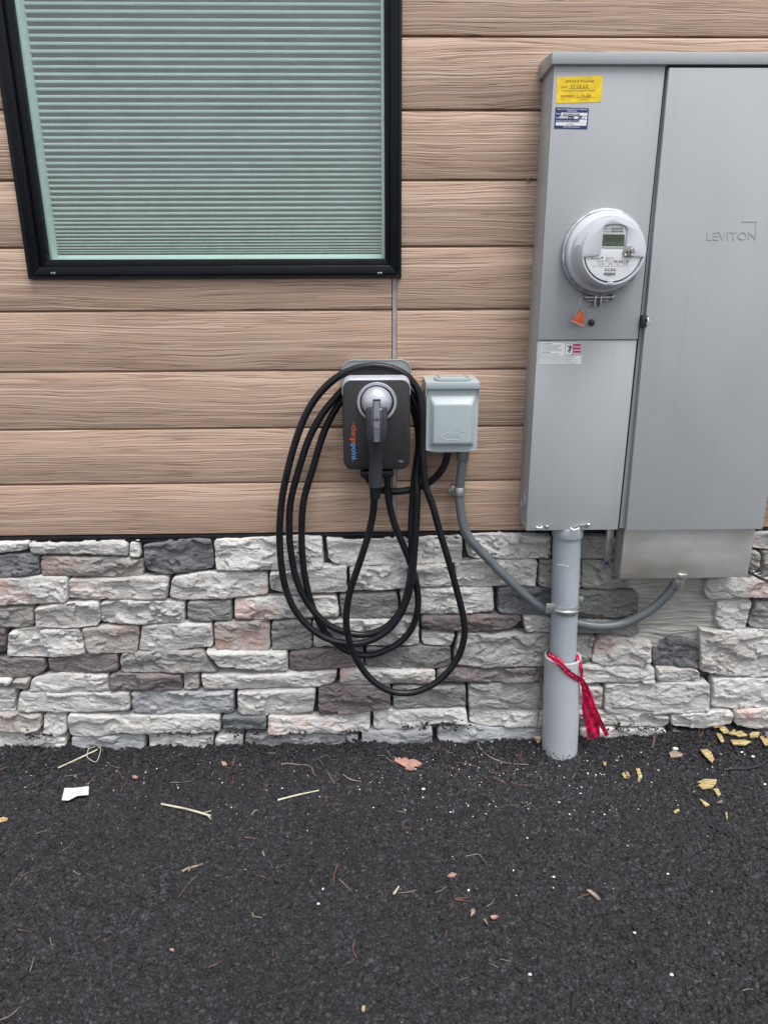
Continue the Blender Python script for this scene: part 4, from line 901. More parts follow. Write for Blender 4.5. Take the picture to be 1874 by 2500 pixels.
# cover with a pressed, raised field
def cover():
    Xs = [0, .04, .075, .115, .5, .885, .925, .96, 1]; m = MB()
    x_a, x_b, z_a, z_b = bx0, bx1, bz0+.003, bz1
    W_, H_ = x_b-x_a, z_b-z_a
    levels = [(0, 0, 0, 0, YOB+.006), (0, 0, 0, 0, YOB), (.007, .007, .010, .018, YOB), (.009, .009, .006+.006, .020, YOB-.001), (.018, .018, .020, .038, YOB-.0145), (.0195, .0195, .0222, .0402, YOB-.016), (.023, .023, .026, .044, YOB-.0165)]
    rings = []
    for l_, r_, b_, t_, y in levels:
        rr_ = .0005 if l_ == 0 else .007
        rings.append([(x, y, z) for x, z in rrect(x_a+l_, z_a+b_, x_b-r_, z_b-t_, rr_, 5)])
    m.loft(rings); return m.build('hinged_cover', 'panel2', ob, smooth=50)
cover()
# lower lip
p, q = at(*Z8(262, 1436), YOB), at(*Z8(1040, 1436), YOB)
MB().prism([(p.x, bz0+.004), (q.x, bz0+.004), (q.x-.004, bz0+.001), (q.x-.022, bz0-.003), (p.x+.032, bz0-.003), (p.x+.004, bz0+.001)], YOB+.012, YOB-.0012).build('cover_lip', 'panel2', ob, .0008)
# hood of the box
hz0, hz1 = at(*Z8(600, 455), YOB-.008).z, at(*Z8(600, 350), YOB-.008).z; hx0, hx1 = at(*Z8(255, 400), YOB-.008).x, at(*Z8(1110, 400), YOB-.008).x
m = MB(); prof = [(-.0005, hz1+.006), (YOB-.009, hz1), (YOB-.009, hz0), (YOB-.0075, hz0), (YOB-.0075, hz1-.002), (-.0005, hz1+.003)]
n = len(prof); m.add([(x, y, z_) for x in (hx0, hx1) for y, z_ in prof], [tuple(range(n)), tuple(range(n, 2*n))[::-1]]+[(i, (i+1) % n, n+(i+1) % n, n+i) for i in range(n)])
m.build('box_hood', 'panel2', ob, .001)
for xh, s in ((hx0, 1), (hx1, -1)):
    m = MB(); prof = [(-.0005, hz1+.002), (YOB-.008, hz1-.002), (YOB-.008, hz0-.018), (-.03, hz0-.006), (-.0005, hz0-.02)]; n = 5
    m.add([(x, y, z_) for x in (xh, xh+s*.0014) for y, z_ in prof], [tuple(range(n)), tuple(range(n, 2*n))[::-1]]+[(i, (i+1) % n, n+(i+1) % n, n+i) for i in range(n)])
    m.build('hood_flank', 'panel2', ob)
kx = (at(*Z8(430, 300), -.05).x, at(*Z8(900, 300), -.05).x); kw = kx[1]-kx[0]; ka = (kx[0]-.008, kx[1]+.008)
m = MB(); top = [(x, y) for x, y in rrect(ka[0], -.085, ka[1], -.025, .016, 5)]
m.loft([[(x, y, hz1+.0012) for x, y in top], [(x, y, hz1+.010) for x, y in top]]).build('hub_plate', 'panel2', ob, .0012)
for sx_ in (ka[0]+.011, ka[1]-.011):
    for sy_ in (-.076, -.036): MB().lathe((sx_, sy_, 0), [(.0042, hz1+.009), (.0042, hz1+.0118), (.002, hz1+.0132), (.0005, hz1+.0132)], 12, 'z').build('hub_screw', 'steel', ob)
for x_, y_ in ((905, 522), (452, 618)):
    p = at(*Z8(x_, y_), YOB); MB().lathe((p.x, 0, p.z), [(.001, YOB+.001), (.001, YOB-.0006), (.0003, YOB-.0008)], 8).build('speck', 'ink', ob)
# embossed duck outline and name
YK = YOB-.0165
def emb(pts, closed=True, r=.0008, name='embossed_duck'):
    P_ = [at(*Z8(*p), YK) for p in pts]
    if closed: P_ = P_+[P_[0]]
    MB().tube(P_, r, 6).build(name, 'panel2', ob)
emb([(470, 1222), (520, 1205), (570, 1170), (630, 1155), (690, 1165), (720, 1178), (765, 1172), (800, 1195), (818, 1225), (800, 1252), (740, 1258), (640, 1258), (560, 1256), (530, 1240), (490, 1232)])
emb([(720, 1170), (700, 1140), (700, 1105), (730, 1080), (770, 1082), (800, 1105), (820, 1122), (865, 1130), (820, 1140), (790, 1145), (765, 1165)])
letters('embossed_name', 'Midwest', 572, 1228, 805, 44, YK, 'panel2', ob, Z8, ext=.0006, shear=.15)

# ------------------------------------------------------------------ charger
Z2 = zoomer(820, 860, 6.144)
ch = thing('ev_charger', 'black and steel wall charger with a coiled cable hung round it', 'car charger', tuple(at(919, 1150, 0)))
YB1, YF = -.035, -.112
def rr_at(l, t, r, b, rad, Yq, S=Z2):
    p, q = at(*S(l, (t+b)/2), Yq), at(*S(r, (t+b)/2), Yq); T, Bt = at(*S((l+r)/2, t), Yq), at(*S((l+r)/2, b), Yq)
    return rrect(p.x, Bt.z, q.x, T.z, rad, 10)
bp = rr_at(98, 118, 1118, 900, .030, YB1)
MB().prism(bp, -.0005, YB1).build('back_plate', 'backplate', ch, .0012)
bm_ = [(x, YB1-.0006, z) for x, z in bp]; MB().tube(bm_+[bm_[0]], .0013, 6, False, False).build('plate_rim', 'silver', ch)
# cable collar between plate and body
col_o = rr_at(185, 250, 1040, 1650, .028, -.07); MB().prism(col_o, YB1, YF+.02).build('cable_collar', 'cable', ch, .002)
fr_o = rr_at(103, 412, 1112, 1757, .0245, YF)
MB().prism([(x, z) for x, z in fr_o], YF+.034, YF+.001).build('body_shell', 'charger_black', ch, .001)
# brushed steel brow round the top of the body, sloping back
fb = rr_at(103, 352, 1112, 1757, .026, YF); ft = [p for p in fb]
x_l, x_r = min(p[0] for p in fr_o), max(p[0] for p in fr_o); z_t = max(p[1] for p in fr_o); zlow = z_t-.040; R2 = .0245
arcp = [(x_r, zlow)]+[(x_r-R2+R2*math.cos(a), z_t-R2+R2*math.sin(a)) for a in np.linspace(0, math.pi/2, 12)]+[(x_l+R2-R2*math.cos(a), z_t-R2+R2*math.sin(a)) for a in np.linspace(math.pi/2, 0, 12)]+[(x_l, zlow)]
BD = .013; dzb = at(*Z2(600, 345), YF+BD).z-z_t
m = MB(); k = len(arcp)
ringsA = [(x, YF-.0012, z) for x, z in arcp]; ringsB = [(x, YF+BD, z+dzb*min(1, max(0, (z-zlow)/.03))) for x, z in arcp]
ringsC = [(x, YF-.0012, z-.0015*min(1, (z-zlow)/.03)) for x, z in [(xx-(.0016 if xx > (x_l+x_r)/2 else -.0016), zz) for xx, zz in arcp]]
ringsD = [(x, YF+.036, z) for x, _y, z in ringsB]
m.add(ringsC+ringsA+ringsB+ringsD, [(q*k+i, q*k+i+1, (q+1)*k+i+1, (q+1)*k+i) for q in range(3) for i in range(k-1)])
m.build('steel_brow', 'silver', ch, smooth=50)
face = rr_at(113, 420, 1103, 1749, .0235, YF-.0015)
MB().prism(face, YF+.001, YF-.0015).build('front_face', 'charger_black', ch, .0008)
MB().prism(rr_at(365, 1745, 860, 1850, .010, -.07), -.0402, -.10).build('bottom_gland', 'cable', ch, .003)
# holster ring
c = at(*Z2(612, 748), YF-.003); rO = (at(*Z2(909, 748), YF-.003).x-at(*Z2(315, 748), YF-.003).x)/2
def ringl(prof, n=64): return MB().lathe((c.x, 0, c.z), prof, n)
ringl([(rO, YF-.001), (rO, YF-.008), (rO-.0015, YF-.010), (rO*.86, YF-.0085), (rO*.85, YF-.002)]).build('holster_ring', 'silver', ch)
ringl([(rO*.86, YF-.0015), (rO*.86, YF-.0050), (.002, YF-.0050)]).build('holster_socket', 'dark', ch)
# logo and small label
YQ = YF-.0018
letters('logo', 'charge', 237, 1100, 1372, 78, YQ, 'logo_orange', ch, Z2, rot=1, bold=.012)
letters('logo', 'poin', 237, 1378, 1572, 78, YQ, 'logo_blue', ch, Z2, rot=1, bold=.012)
quad('logo', [(262, 1042), (272, 1042), (272, 1100), (262, 1100)], YQ-.0001, 'logo_orange', ch, .0002, Z2)
quad('logo', [(234, 1588), (310, 1588), (310, 1600), (234, 1600)], YQ-.0001, 'logo_blue', ch, .0002, Z2); quad('logo', [(262, 1568), (272, 1568), (272, 1620), (262, 1620)], YQ-.0003, 'logo_blue', ch, .0002, Z2)
quad('logo', [(238, 1624), (250, 1624), (250, 1636), (238, 1636)], YQ-.0001, 'logo_blue', ch, .0002, Z2)
quad('rating_mark', [(908, 1618), (1004, 1618), (1006, 1658), (950, 1662), (925, 1652), (908, 1632)], YQ-.0001, 'dark', ch, .0002, Z2)
m = MB()
for v, a, b in ((1624, 925, 1002), (1636, 940, 1002), (1648, 955, 1002)):
    x = a
    while x < b:
        wd = random.uniform(4, 12); c4 = [xz(at(*Z2(p, q_), YQ-.0005)) for p, q_ in ((x, v), (x+wd, v), (x+wd, v+4), (x, v+4))]; m.add([(p[0], YQ-.0005, p[1]) for p in c4], [(0, 1, 2, 3)]); x += wd+4
m.build('rating_print', 'label_silver', ch, smooth=0)
# power cord to the outlet box
MB().tube([at(890, 1130, -.06), at(893, 1155, -.055), at(905, 1178, -.045), at(930, 1196, -.035), at(965, 1200, -.03), at(1000, 1196, -.03), at(1032, 1186, -.035), at(1062, 1166, -.045), at(1082, 1140, -.055), at(1091, 1112, -.06), at(1093, 1085, -.06)], .0102, 16).build('power_cord', 'cable', ch)

# ------------------------------------------------------------------ charging cable and plug
Z3 = zoomer(650, 1150, 2.763); ZT = zoomer(680, 860, 3.0704)
cb = thing('charging_cable', 'long black charging cable looped over the charger with its plug in the holster', 'cable', tuple(at(919, 1210, -.09)))
CP = []
def seg3(pts, Y0, Y1, S):
    n = len(pts)
    for i, p in enumerate(pts): CP.append(at(*S(*p), Y0+(Y1-Y0)*i/max(1, n-1)))
# supply tail out of the charger, first loop
seg3([(815, -60), (815, 60), (825, 200), (858, 340), (905, 460), (955, 580), (1002, 720)], -.062, -.058, Z3)
seg3([(1022, 850), (1015, 960), (975, 1070), (900, 1155), (800, 1212), (690, 1243), (580, 1228), (470, 1165), (385, 1070), (325, 950), (278, 800), (248, 620), (238, 420), (252, 200)], -.055, -.052, Z3)
seg3([(260, 860), (325, 640), (395, 480), (480, 350), (590, 250), (730, 205), (870, 235), (960, 330), (1010, 430)], -.050, -.050, ZT)
seg3([(1042, 560), (1050, 700), (1030, 850), (1012, 1000)], -.052, -.056, ZT)
seg3([(976, 380), (980, 600), (958, 780), (915, 920), (835, 1030), (740, 1085), (640, 1104), (520, 1083), (400, 1025), (285, 900), (205, 740), (168, 560), (155, 400), (165, 200)], -.062, -.066, Z3)
seg3([(160, 850), (225, 655), (310, 490), (410, 360), (530, 240), (640, 180), (740, 158), (860, 185), (960, 270), (1020, 370)], -.067, -.066, ZT)
seg3([(1055, 500), (1062, 620), (1050, 800), (1035, 950)], -.066, -.068, ZT)
seg3([(1017, 150), (1012, 330), (1000, 520), (984, 700), (950, 860), (890, 990), (800, 1090), (680, 1150), (560, 1165), (430, 1138), (310, 1070), (200, 950), (130, 790), (98, 600), (90, 400), (105, 200)], -.074, -.084, Z3)
seg3([(52, 960), (100, 760), (165, 560), (240, 402), (340, 272), (450, 180), (570, 127), (700, 104), (830, 118), (930, 158), (1000, 220), (1048, 305), (1070, 420), (1078, 560), (1075, 700)], -.086, -.086, ZT)
seg3([(1085, 850), (1100, 1000)], -.088, -.090, ZT)
seg3([(1122, 240), (1172, 420), (1236, 630), (1290, 830), (1326, 980), (1334, 1110), (1295, 1250), (1205, 1375), (1085, 1460), (950, 1498), (820, 1478), (700, 1398), (605, 1265), (550, 1110), (540, 960), (568, 800), (628, 620), (685, 440), (718, 290), (728, 170)], -.092, -.130, Z3)
CPs = catmull(CP, 6)
MB().tube(CPs, .0102, 18, False).build('cable_run', 'cable', cb)
# plug: body lofted from rounded sections, hanging out of the holster
def sect(u, v, Yc, hw_px, hd, e=2.6, n=36, tilt=0.0):
    p = at(u, v, Yc); hw = at(u+hw_px, v, Yc).x-p.x; out = []
    for k in range(n):
        a = 2*math.pi*k/n; ca_, sa_ = math.cos(a), math.sin(a)
        out.append((p.x+hw*math.copysign(abs(ca_)**(2/e), ca_), Yc+hd*math.copysign(abs(sa_)**(2/e), sa_), p.z-tilt*sa_))
    return out
YC = YF-.040
sec = [sect(919, 992, YC, 22, .020), sect(919, 999, YC-.001, 26, .024), sect(919, 1020, YC-.004, 27, .026), sect(919, 1048, YC-.006, 27, .026), sect(919, 1066, YC-.007, 26, .025), sect(918.5, 1082, YC-.006, 22.5, .023),
       sect(918, 1096, YC-.003, 18.5, .020, 2.3), sect(917.5, 1110, YC, 16.5, .0175, 2.2), sect(917, 1140, YC+.003, 16.4, .017, 2.2), sect(916, 1170, YC+.004, 16.2, .0168, 2.2), sect(916, 1188, YC+.004, 15.8, .0165, 2.2)]
MB().loft(sec).build('plug_body', 'handle', cb, smooth=60)
# silver cap
c2 = at(919.3, 983, YF-.03); rc = (at(957, 983, YF-.03).x-at(882, 983, YF-.03).x)/2
MB().lathe((c2.x, 0, c2.z), [(rc*.96, YF-.009), (rc, YF-.016), (rc*.985, YF-.024), (rc*.93, YF-.033), (rc*.83, YF-.041), (rc*.66, YF-.048), (rc*.42, YF-.053), (rc*.15, YF-.055), (.001, YF-.055)], 56).build('plug_cap', 'silver', cb)
# side grooves
for u in (903, 935): MB().tube([at(u, 1000, YC-.024), at(u, 1030, YC-.0275), at(u+(1.5 if u < 919 else -1.5), 1060, YC-.0285), at(u+(5 if u < 919 else -5), 1084, YC-.025)], .0016, 8).build('body_ridge', 'handle', cb)
# trigger
def bar(name, v0, v1, hw, Ya, Yb, mat):
    a, b = at(919.3, v0, Ya), at(919.3, v1, Yb); w_ = at(919.3+hw, v0, Ya).x-a.x
    MB().add([(a.x-w_, Ya, a.z), (a.x+w_, Ya, a.z), (b.x+w_, Yb, b.z), (b.x-w_, Yb, b.z), (a.x-w_, Ya+.02, a.z), (a.x+w_, Ya+.02, a.z), (b.x+w_, Yb+.02, b.z), (b.x-w_, Yb+.02, b.z)],
             [(0, 3, 2, 1), (4, 5, 6, 7), (0, 1, 5, 4), (1, 2, 6, 5), (2, 3, 7, 6), (3, 0, 4, 7)]).build(name, mat, cb, .0012)
bar('trigger_slot', 975, 1084, 9.2, YC-.0165, YC-.0305, 'dark'); bar('trigger', 981, 1080, 7.4, YC-.024, YC-.037, 'trigger')
for k in range(10):
    v = 1042+k*3.9; Yq = YC-.0330-.0025*k/10; p = at(919.3, v, Yq); MB().box((p.x-.0075, Yq+.003, p.z-.0011), (p.x+.0075, Yq-.0022, p.z+.0011)).build('thumb_rib', 'trigger', cb, .0006)
# strain relief rings
for k in range(5):
    v = 1189+k*5.6; p = at(916.5-.3*k, v, YC+.004); r = .0175-.0007*k
    MB().lathe((p.x, YC+.004, 0), [(r-.003, p.z+.0026), (r, p.z+.0018), (r, p.z-.0012), (r-.003, p.z-.0022)], 24, 'z').build('strain_relief', 'cable', cb)
p, q = at(916.5, 1187, YC+.004), at(914.5, 1216, YC+.004)
MB().tube([p, q], .0142, 20, False).build('strain_relief_core', 'cable', cb)

# ------------------------------------------------------------------ red tape
tape = thing('red_tape', 'torn red barrier tape knotted round the sleeve and trailing to the ground', 'tape', tuple(at(1418, 1650, -.14)))
def ribbon(pts, w0, name='tape_strip', mat='red_tape', parent=None, tiltv=None, crinkle=.003, k=10):
    C_ = catmull([Vector(p) for p in pts], k); n = len(C_); V, F_ = [], []; m_ = 7
    for i, p in enumerate(C_):
        t = i/(n-1); w_ = w0(t) if callable(w0) else w0; T = (C_[min(i+1, n-1)]-C_[max(i-1, 0)]).normalized(); out_ = tiltv(t) if tiltv else Vector((0, -1, 0)); S_ = T.cross(out_).normalized()
        for j in range(m_):
            s_ = j/(m_-1)*2-1; V.append(p+S_*s_*w_/2+out_*crinkle*(1.3*noise.noise(Vector((s_*3.3+7, t*14, w_*50)))+.8*math.sin(s_*5+t*9)))
    for i in range(n-1):
        for j in range(m_-1): a_ = i*m_+j; F_.append((a_, a_+1, a_+m_+1, a_+m_))
    o = arr_mesh(name, [tuple(v) for v in V], F_, mat, parent); return o
def on_sleeve(u, v, extra=.003):             # front surface of the sleeve at pixel (u, v)
    for k in range(400):
        Yq = -.2+k*.0005; p = at(u, v, Yq)
        cx_ = slx_b+(slx_t-slx_b)*p.z/slz
        if (p.x-cx_)**2+(Yq-PYC)**2 <= (rs+extra)**2: return p
    return at(u, v, PYC)
rad_ = lambda p: Vector((p.x-(slx_b+slx_t)/2, p.y-PYC, 0)).normalized()
S6 = lambda x, y: on_sleeve(*Z6(x, y))
ribbon([at(*Z6(278, 918), PYC-.045), at(*Z6(300, 935), PYC-.05), S6(345, 970), S6(395, 1025), S6(440, 1058), S6(478, 1078)], lambda t: .019-.004*t, parent=tape, crinkle=.0035)
ribbon([at(*Z6(290, 925), PYC-.046), S6(350, 990), S6(400, 1045), S6(450, 1080), S6(476, 1090)], lambda t: .010, parent=tape, crinkle=.002)
ribbon([at(*Z6(455, 920), PYC-.01), at(*Z6(466, 950), PYC-.03), at(*Z6(482, 1000), PYC-.045), at(*Z6(486, 1080), PYC-.05)], .010, parent=tape)
ribbon([at(*Z6(480, 1062), -.118), at(*Z6(500, 1120), -.116), at(*Z6(515, 1200), -.110), at(*Z6(532, 1290), -.105), at(*Z6(552, 1370), -.100), at(*Z6(562, 1448), -.098)], lambda t: .008+.034*min(1, t*1.6), parent=tape, crinkle=.006)
ribbon([at(*Z6(490, 1075), -.120), at(*Z6(535, 1160), -.112), at(*Z6(570, 1265), -.106), at(*Z6(605, 1350), -.100), at(*Z6(648, 1432), -.098)], lambda t: .007+.007*min(1, t*2), parent=tape, crinkle=.004)
for (x_, y_, r_) in ((518, 1292, .0105), (548, 1436, .009)):
    p = at(*Z6(x_, y_), -.119 if y_ < 1400 else -.113); MB().tube([(p.x+r_*.8*math.cos(a), p.y, p.z+r_*math.sin(a)) for a in np.linspace(.4, 5.9, 16)], .0016, 5).build('tape_print', 'ink', tape)
for (x_, y_, d_) in ((600, 1352, 14), (612, 1378, 12), (625, 1398, 14), (640, 1415, 10), (372, 1012, 20), (392, 1030, 18), (410, 1022, 16), (345, 992, 12)):
    Yq = -.116 if y_ > 1200 else None
    p = at(*Z6(x_, y_), Yq) if Yq else on_sleeve(*Z6(x_, y_), .0075); MB().box((p.x-.003, p.y-.0004, p.z-.0035), (p.x+.003, p.y+.0004, p.z+.0035)).build('tape_print', 'ink', tape)

# ------------------------------------------------------------------ right edge objects
p = at(1902, 1190, -.08)
wp = thing('white_vent_cap', 'edge of a rounded white fitting at the right border of the wall', 'vent cap', (p.x, 0, p.z))
rw = p.x-at(1864, 1190, -.08).x
MB().lathe((p.x, 0, p.z), [(rw*.9, -.0005), (rw, -.02), (rw, -.07), (rw*.9, -.083), (rw*.6, -.09), (.001, -.092)], 40).build('cap_shell', 'meter_white', wp)
bw = thing('black_wire', 'thin black wire crossing the stones below the trough on the right', 'wire', tuple(at(1830, 1397, -.04)))
MB().tube([at(1815, 1388, -.03), at(1830, 1397, -.058), at(1850, 1408, -.060), at(1874, 1418, -.060), at(1905, 1432, -.060)], .0028, 8).build('wire_run', 'wire_black', bw)
MB().tube([at(1815, 1393, -.03), at(1832, 1402, -.056), at(1855, 1414, -.058), at(1885, 1428, -.058)], .0018, 8).build('wire_run', 'wire_black', bw)
gt = zoomer(1174, 1780, 2.3686)
def g3(x, y, dz=.004): q = gr(*gt(x, y)); return Vector((q.x, q.y, ground_z(q.x, q.y)+dz))
o = MB().tube([g3(1398, 244, .006), g3(1460, 240, .006), g3(1540, 236, .007), g3(1600, 222, .008), g3(1645, 200, .010), g3(1700, 165, .012)], .0034, 8).build('cut_cable', 'wire_black')
tag(o, 'cut end of dark cable lying on the asphalt at the right border', 'cable')

# thin stake with a yellow tip by the sleeve
stk = thing('thin_stake', 'thin brown stick leaning on the stones left of the pipe sleeve', 'stick', tuple(at(1310, 1793, -.06)))
MB().tube([at(1323, 1640, -.050), at(1318, 1700, -.055), at(1309, 1790, -.062)], .0021, 6).build('stick_shaft', 'twig', stk)

# ------------------------------------------------------------------ litter on the ground
f1 = zoomer(0, 1800, 2.3686); f2 = zoomer(600, 1800, 2.3686); f3 = gt
def gp(S, x, y, dz=.003):
    q = gr(*S(x, y)); return Vector((q.x, q.y, max(0, ground_z(q.x, q.y)+.002)+dz))
BITS = []
def strand(S, pts, r, mat, name, label, cat, group=None, dz=.0025):
    o = MB().tube([gp(S, *p, dz) for p in pts], lambda t: r*(1-.35*t), 5).build(name, mat)
    if group: a_, b_ = S(*pts[0]), S(*pts[-1]); BITS.append((o, (a_[0]+b_[0])/2, (a_[1]+b_[1])/2, 'reddish pine needle' if cat == 'pine needle' else 'pale thin twig'))
    return tag(o, label, cat, group)
NL, NG = 'reddish dry pine needle lying on the black asphalt', 'dry pine needles scattered on the asphalt'
needles = [(f1,[(617,150),(660,175),(703,182)]),(f1,[(675,165),(690,200),(708,245)]),(f1,[(700,318),(725,280),(745,248)]),(f1,[(777,165),(782,125),(815,107)]),(f1,[(983,265),(1050,264),(1112,262)]),(f1,[(1135,138),(1170,142),(1198,148)]),
 (f1,[(1243,175),(1244,150)]),(f1,[(1280,130),(1310,175),(1340,190)]),(f1,[(1357,115),(1352,150),(1340,185)]),(f1,[(1300,190),(1330,165),(1355,150)]),(f1,[(1345,275),(1350,230)]),(f1,[(1512,322),(1530,300),(1552,280)]),(f1,[(378,228),(420,224),(465,216)]),
 (f1,[(497,290),(520,262),(562,228)]),(f1,[(475,722),(500,738),(523,755)]),(f1,[(112,840),(155,798),(240,773)]),(f1,[(427,780),(450,797),(470,800)]),(f1,[(1030,938),(1055,905),(1080,872)]),(f1,[(1240,803),(1278,812)]),(f1,[(1475,806),(1510,812),(1540,822)]),
 (f1,[(1562,730),(1578,765)]),(f1,[(1415,590),(1484,592)]),(f1,[(1620,560),(1632,525)]),(f1,[(107,1122),(150,1134),(193,1143)]),(f1,[(293,1172),(304,1225)]),(f1,[(540,1185),(587,1162)]),(f1,[(1208,1340),(1250,1318),(1290,1296)]),(f1,[(1575,1272),(1583,1240)]),
 (f1,[(0,1648),(70,1610),(125,1573)]),(f1,[(0,195),(30,190),(58,182)]),(f1,[(330,103),(370,70),(405,52)]),(f1,[(345,90),(395,62)]),(f2,[(760,118),(810,120)]),(f2,[(90,322),(110,300),(130,278)]),(f2,[(437,405),(452,380),(470,362)]),(f2,[(455,352),(510,350)]),
 (f2,[(905,520),(915,500),(928,482)]),(f2,[(905,524),(950,532)]),(f2,[(510,850),(512,800),(528,735)]),(f2,[(503,830),(518,780),(536,732)]),(f2,[(880,905),(935,900),(988,885)]),(f2,[(1208,940),(1250,934),(1295,936)]),(f2,[(1210,945),(1296,952)]),(f2,[(1178,1005),(1185,980),(1195,958)]),
 (f2,[(1270,692),(1340,680),(1372,715),(1395,745)]),(f2,[(1148,1170),(1155,1145),(1160,1128)]),(f2,[(640,1283),(618,1230),(630,1190)]),(f2,[(1235,1410),(1262,1400),(1285,1395)]),(f2,[(1470,1290),(1533,1300)]),(f2,[(1497,892),(1510,920),(1520,958)]),(f2,[(1405,208),(1460,215),(1523,198)]),
 (f2,[(1405,232),(1460,258),(1520,282)]),(f2,[(1430,235),(1500,268)]),(f2,[(1200,180),(1240,215),(1280,245)]),(f2,[(1215,200),(1260,232)]),(f2,[(1208,155),(1280,162),(1340,175)]),(f2,[(1300,135),(1335,105)]),(f2,[(1060,70),(1100,82),(1150,88)]),(f2,[(1075,105),(1105,80),(1122,62)]),
 (f2,[(1120,100),(1130,145),(1180,192)]),(f2,[(1148,75),(1160,95),(1195,102)]),(f2,[(1530,265),(1580,280),(1640,292)]),(f2,[(1340,150),(1435,152)]),(f2,[(900,80),(950,112)]),(f3,[(985,122),(995,80),(990,50)]),(f3,[(995,115),(1002,70)]),(f3,[(1255,112),(1265,75),(1280,42)]),(f3,[(1230,0),(1245,30),(1252,65)]),
 (f3,[(1035,125),(1075,132)]),(f3,[(1265,100),(1330,92),(1385,75)]),(f3,[(1300,128),(1320,105),(1365,98)]),(f3,[(225,185),(230,140)]),(f3,[(193,290),(195,235)]),(f3,[(555,985),(590,970),(625,968)]),(f3,[(1245,650),(1258,680),(1268,705)]),(f3,[(648,695),(655,680)])]
for i, (S, pts) in enumerate(needles):
    strand(S, pts, .00095, 'needle' if i % 4 else 'needle_pale', 'pine_needle', NL, 'pine needle', NG)
TL_, TG = 'pale greyish brown twig fragment lying on the black asphalt', 'thin twig fragments scattered on the asphalt'
twigs = [(f1,[(965,138),(1005,118),(1055,105)]),(f1,[(145,298),(175,280),(208,272)]),(f1,[(212,570),(240,555),(272,543)]),(f1,[(363,658),(395,642),(417,620)]),(f1,[(1085,862),(1110,835),(1140,805)]),(f1,[(70,112),(72,85),(82,72)]),(f1,[(1452,455),(1475,432),(1495,428)]),
 (f1,[(177,1368),(190,1330),(202,1288)]),(f1,[(1355,415),(1378,393)]),(f1,[(1225,235),(1238,210)]),(f1,[(120,225),(145,195)]),(f2,[(105,95),(150,98),(185,102)]),(f2,[(35,455),(50,438),(73,428)]),(f2,[(415,120),(430,145),(450,165)]),(f2,[(430,122),(470,118),(502,138)]),(f2,[(872,430),(925,440)]),
 (f2,[(1250,308),(1320,315)]),(f2,[(1310,280),(1345,262)]),(f2,[(605,285),(620,300)]),(f2,[(1530,395),(1580,418)]),(f2,[(1605,408),(1625,405),(1650,378)]),(f2,[(1092,905),(1130,888),(1160,872)]),(f2,[(1390,985),(1420,965),(1435,940)]),(f2,[(1410,1315),(1458,1335)]),(f3,[(1510,1520),(1535,1510),(1568,1516)]),
 (f3,[(1480,0),(1440,28)]),(f2,[(1415,140),(1430,115),(1442,85)]),(f2,[(1362,195),(1395,255)]),(f2,[(820,90),(838,120)]),(f1,[(685,120),(700,130)]),(f2,[(540,830),(575,865),(612,905)])]
for S, pts in twigs: strand(S, pts, .00085, 'needle_pale', 'twig', TL_, 'twig', TG)
strand(f2, [(205,162),(240,155),(300,162),(350,165),(380,185),(392,215),(408,235)], .0028, 'twig', 'twig', 'dark curved reddish twig in front of the wall below the cable loops', 'twig')
strand(f2, [(475,210),(490,240),(512,272)], .0022, 'twig', 'twig', 'short dark forked twig right of the curved reddish twig', 'twig')
strand(f2, [(562,220),(600,245),(640,260),(670,268)], .0019, 'needle_pale', 'twig', 'pale curved twig lying left of the brown oak leaf', 'twig')
strand(f2, [(1338,45),(1370,90),(1430,135),(1520,155),(1630,168)], .0018, 'needle_pale', 'twig', 'long arched pale twig in front of the pipe sleeve', 'twig')
strand(f2, [(810,125),(835,145),(865,152)], .0016, 'twig', 'leaf_stalk', 'thin stalk at the left end of the brown leaf', 'leaf stalk')
o = thing('twig', 'short grey twig with a side branch in the middle of the asphalt', 'twig', tuple(gp(f1, 1115, 765)))
MB().tube([gp(f1, *p) for p in ((1055, 786), (1090, 765), (1130, 752), (1176, 746))], .0028, 6).build('stem', 'needle_pale', o); MB().tube([gp(f1, *p) for p in ((1092, 786), (1105, 763))], .0017, 6).build('branch', 'needle_pale', o)
strand(f1, [(1460,1022),(1468,1042),(1515,1056)], .002, 'needle_pale', 'twig', 'small bent grey twig low in the middle of the asphalt', 'twig')
strand(f1, [(1520,672),(1528,698)], .003, 'needle_pale', 'twig', 'stubby pale grey twig left of the red needle bundle', 'twig')
o = thing('straw_stem', 'straight pale straw with a curled end below the wall on the left', 'straw', tuple(gp(f1, 450, 140)))
MB().tube([gp(f1, *p, .005) for p in ((338, 185), (450, 138), (567, 85))], .0026, 6).build('stem', 'straw', o); MB().tube([gp(f1, *p, .006) for p in ((505, 118), (520, 80), (575, 78), (585, 95), (560, 150), (520, 142), (505, 120))], .0011, 5).build('curled_end', 'straw', o)
o = thing('straw_stem', 'pale straw with a forked tip right of the paper scrap', 'straw', tuple(gp(f1, 1070, 430)))
MB().tube([gp(f1, *p, .004) for p in ((935, 402), (1000, 411), (1080, 430), (1170, 455), (1220, 468))], .003, 6).build('stem', 'straw', o)
for q in (((1170, 455), (1222, 432)), ((1195, 460), (1222, 482))): MB().tube([gp(f1, *p, .004) for p in q], .0014, 5).build('fork', 'straw', o)
strand(f2, [(185,373),(300,343),(423,311)], .0032, 'straw', 'straw_stem', 'short straight pale straw below the cable loops', 'straw')
strand(f2, [(855,915),(870,890),(884,866)], .003, 'straw', 'straw_stem', 'tiny pale straw blade crossing a pine needle on lower asphalt', 'straw')
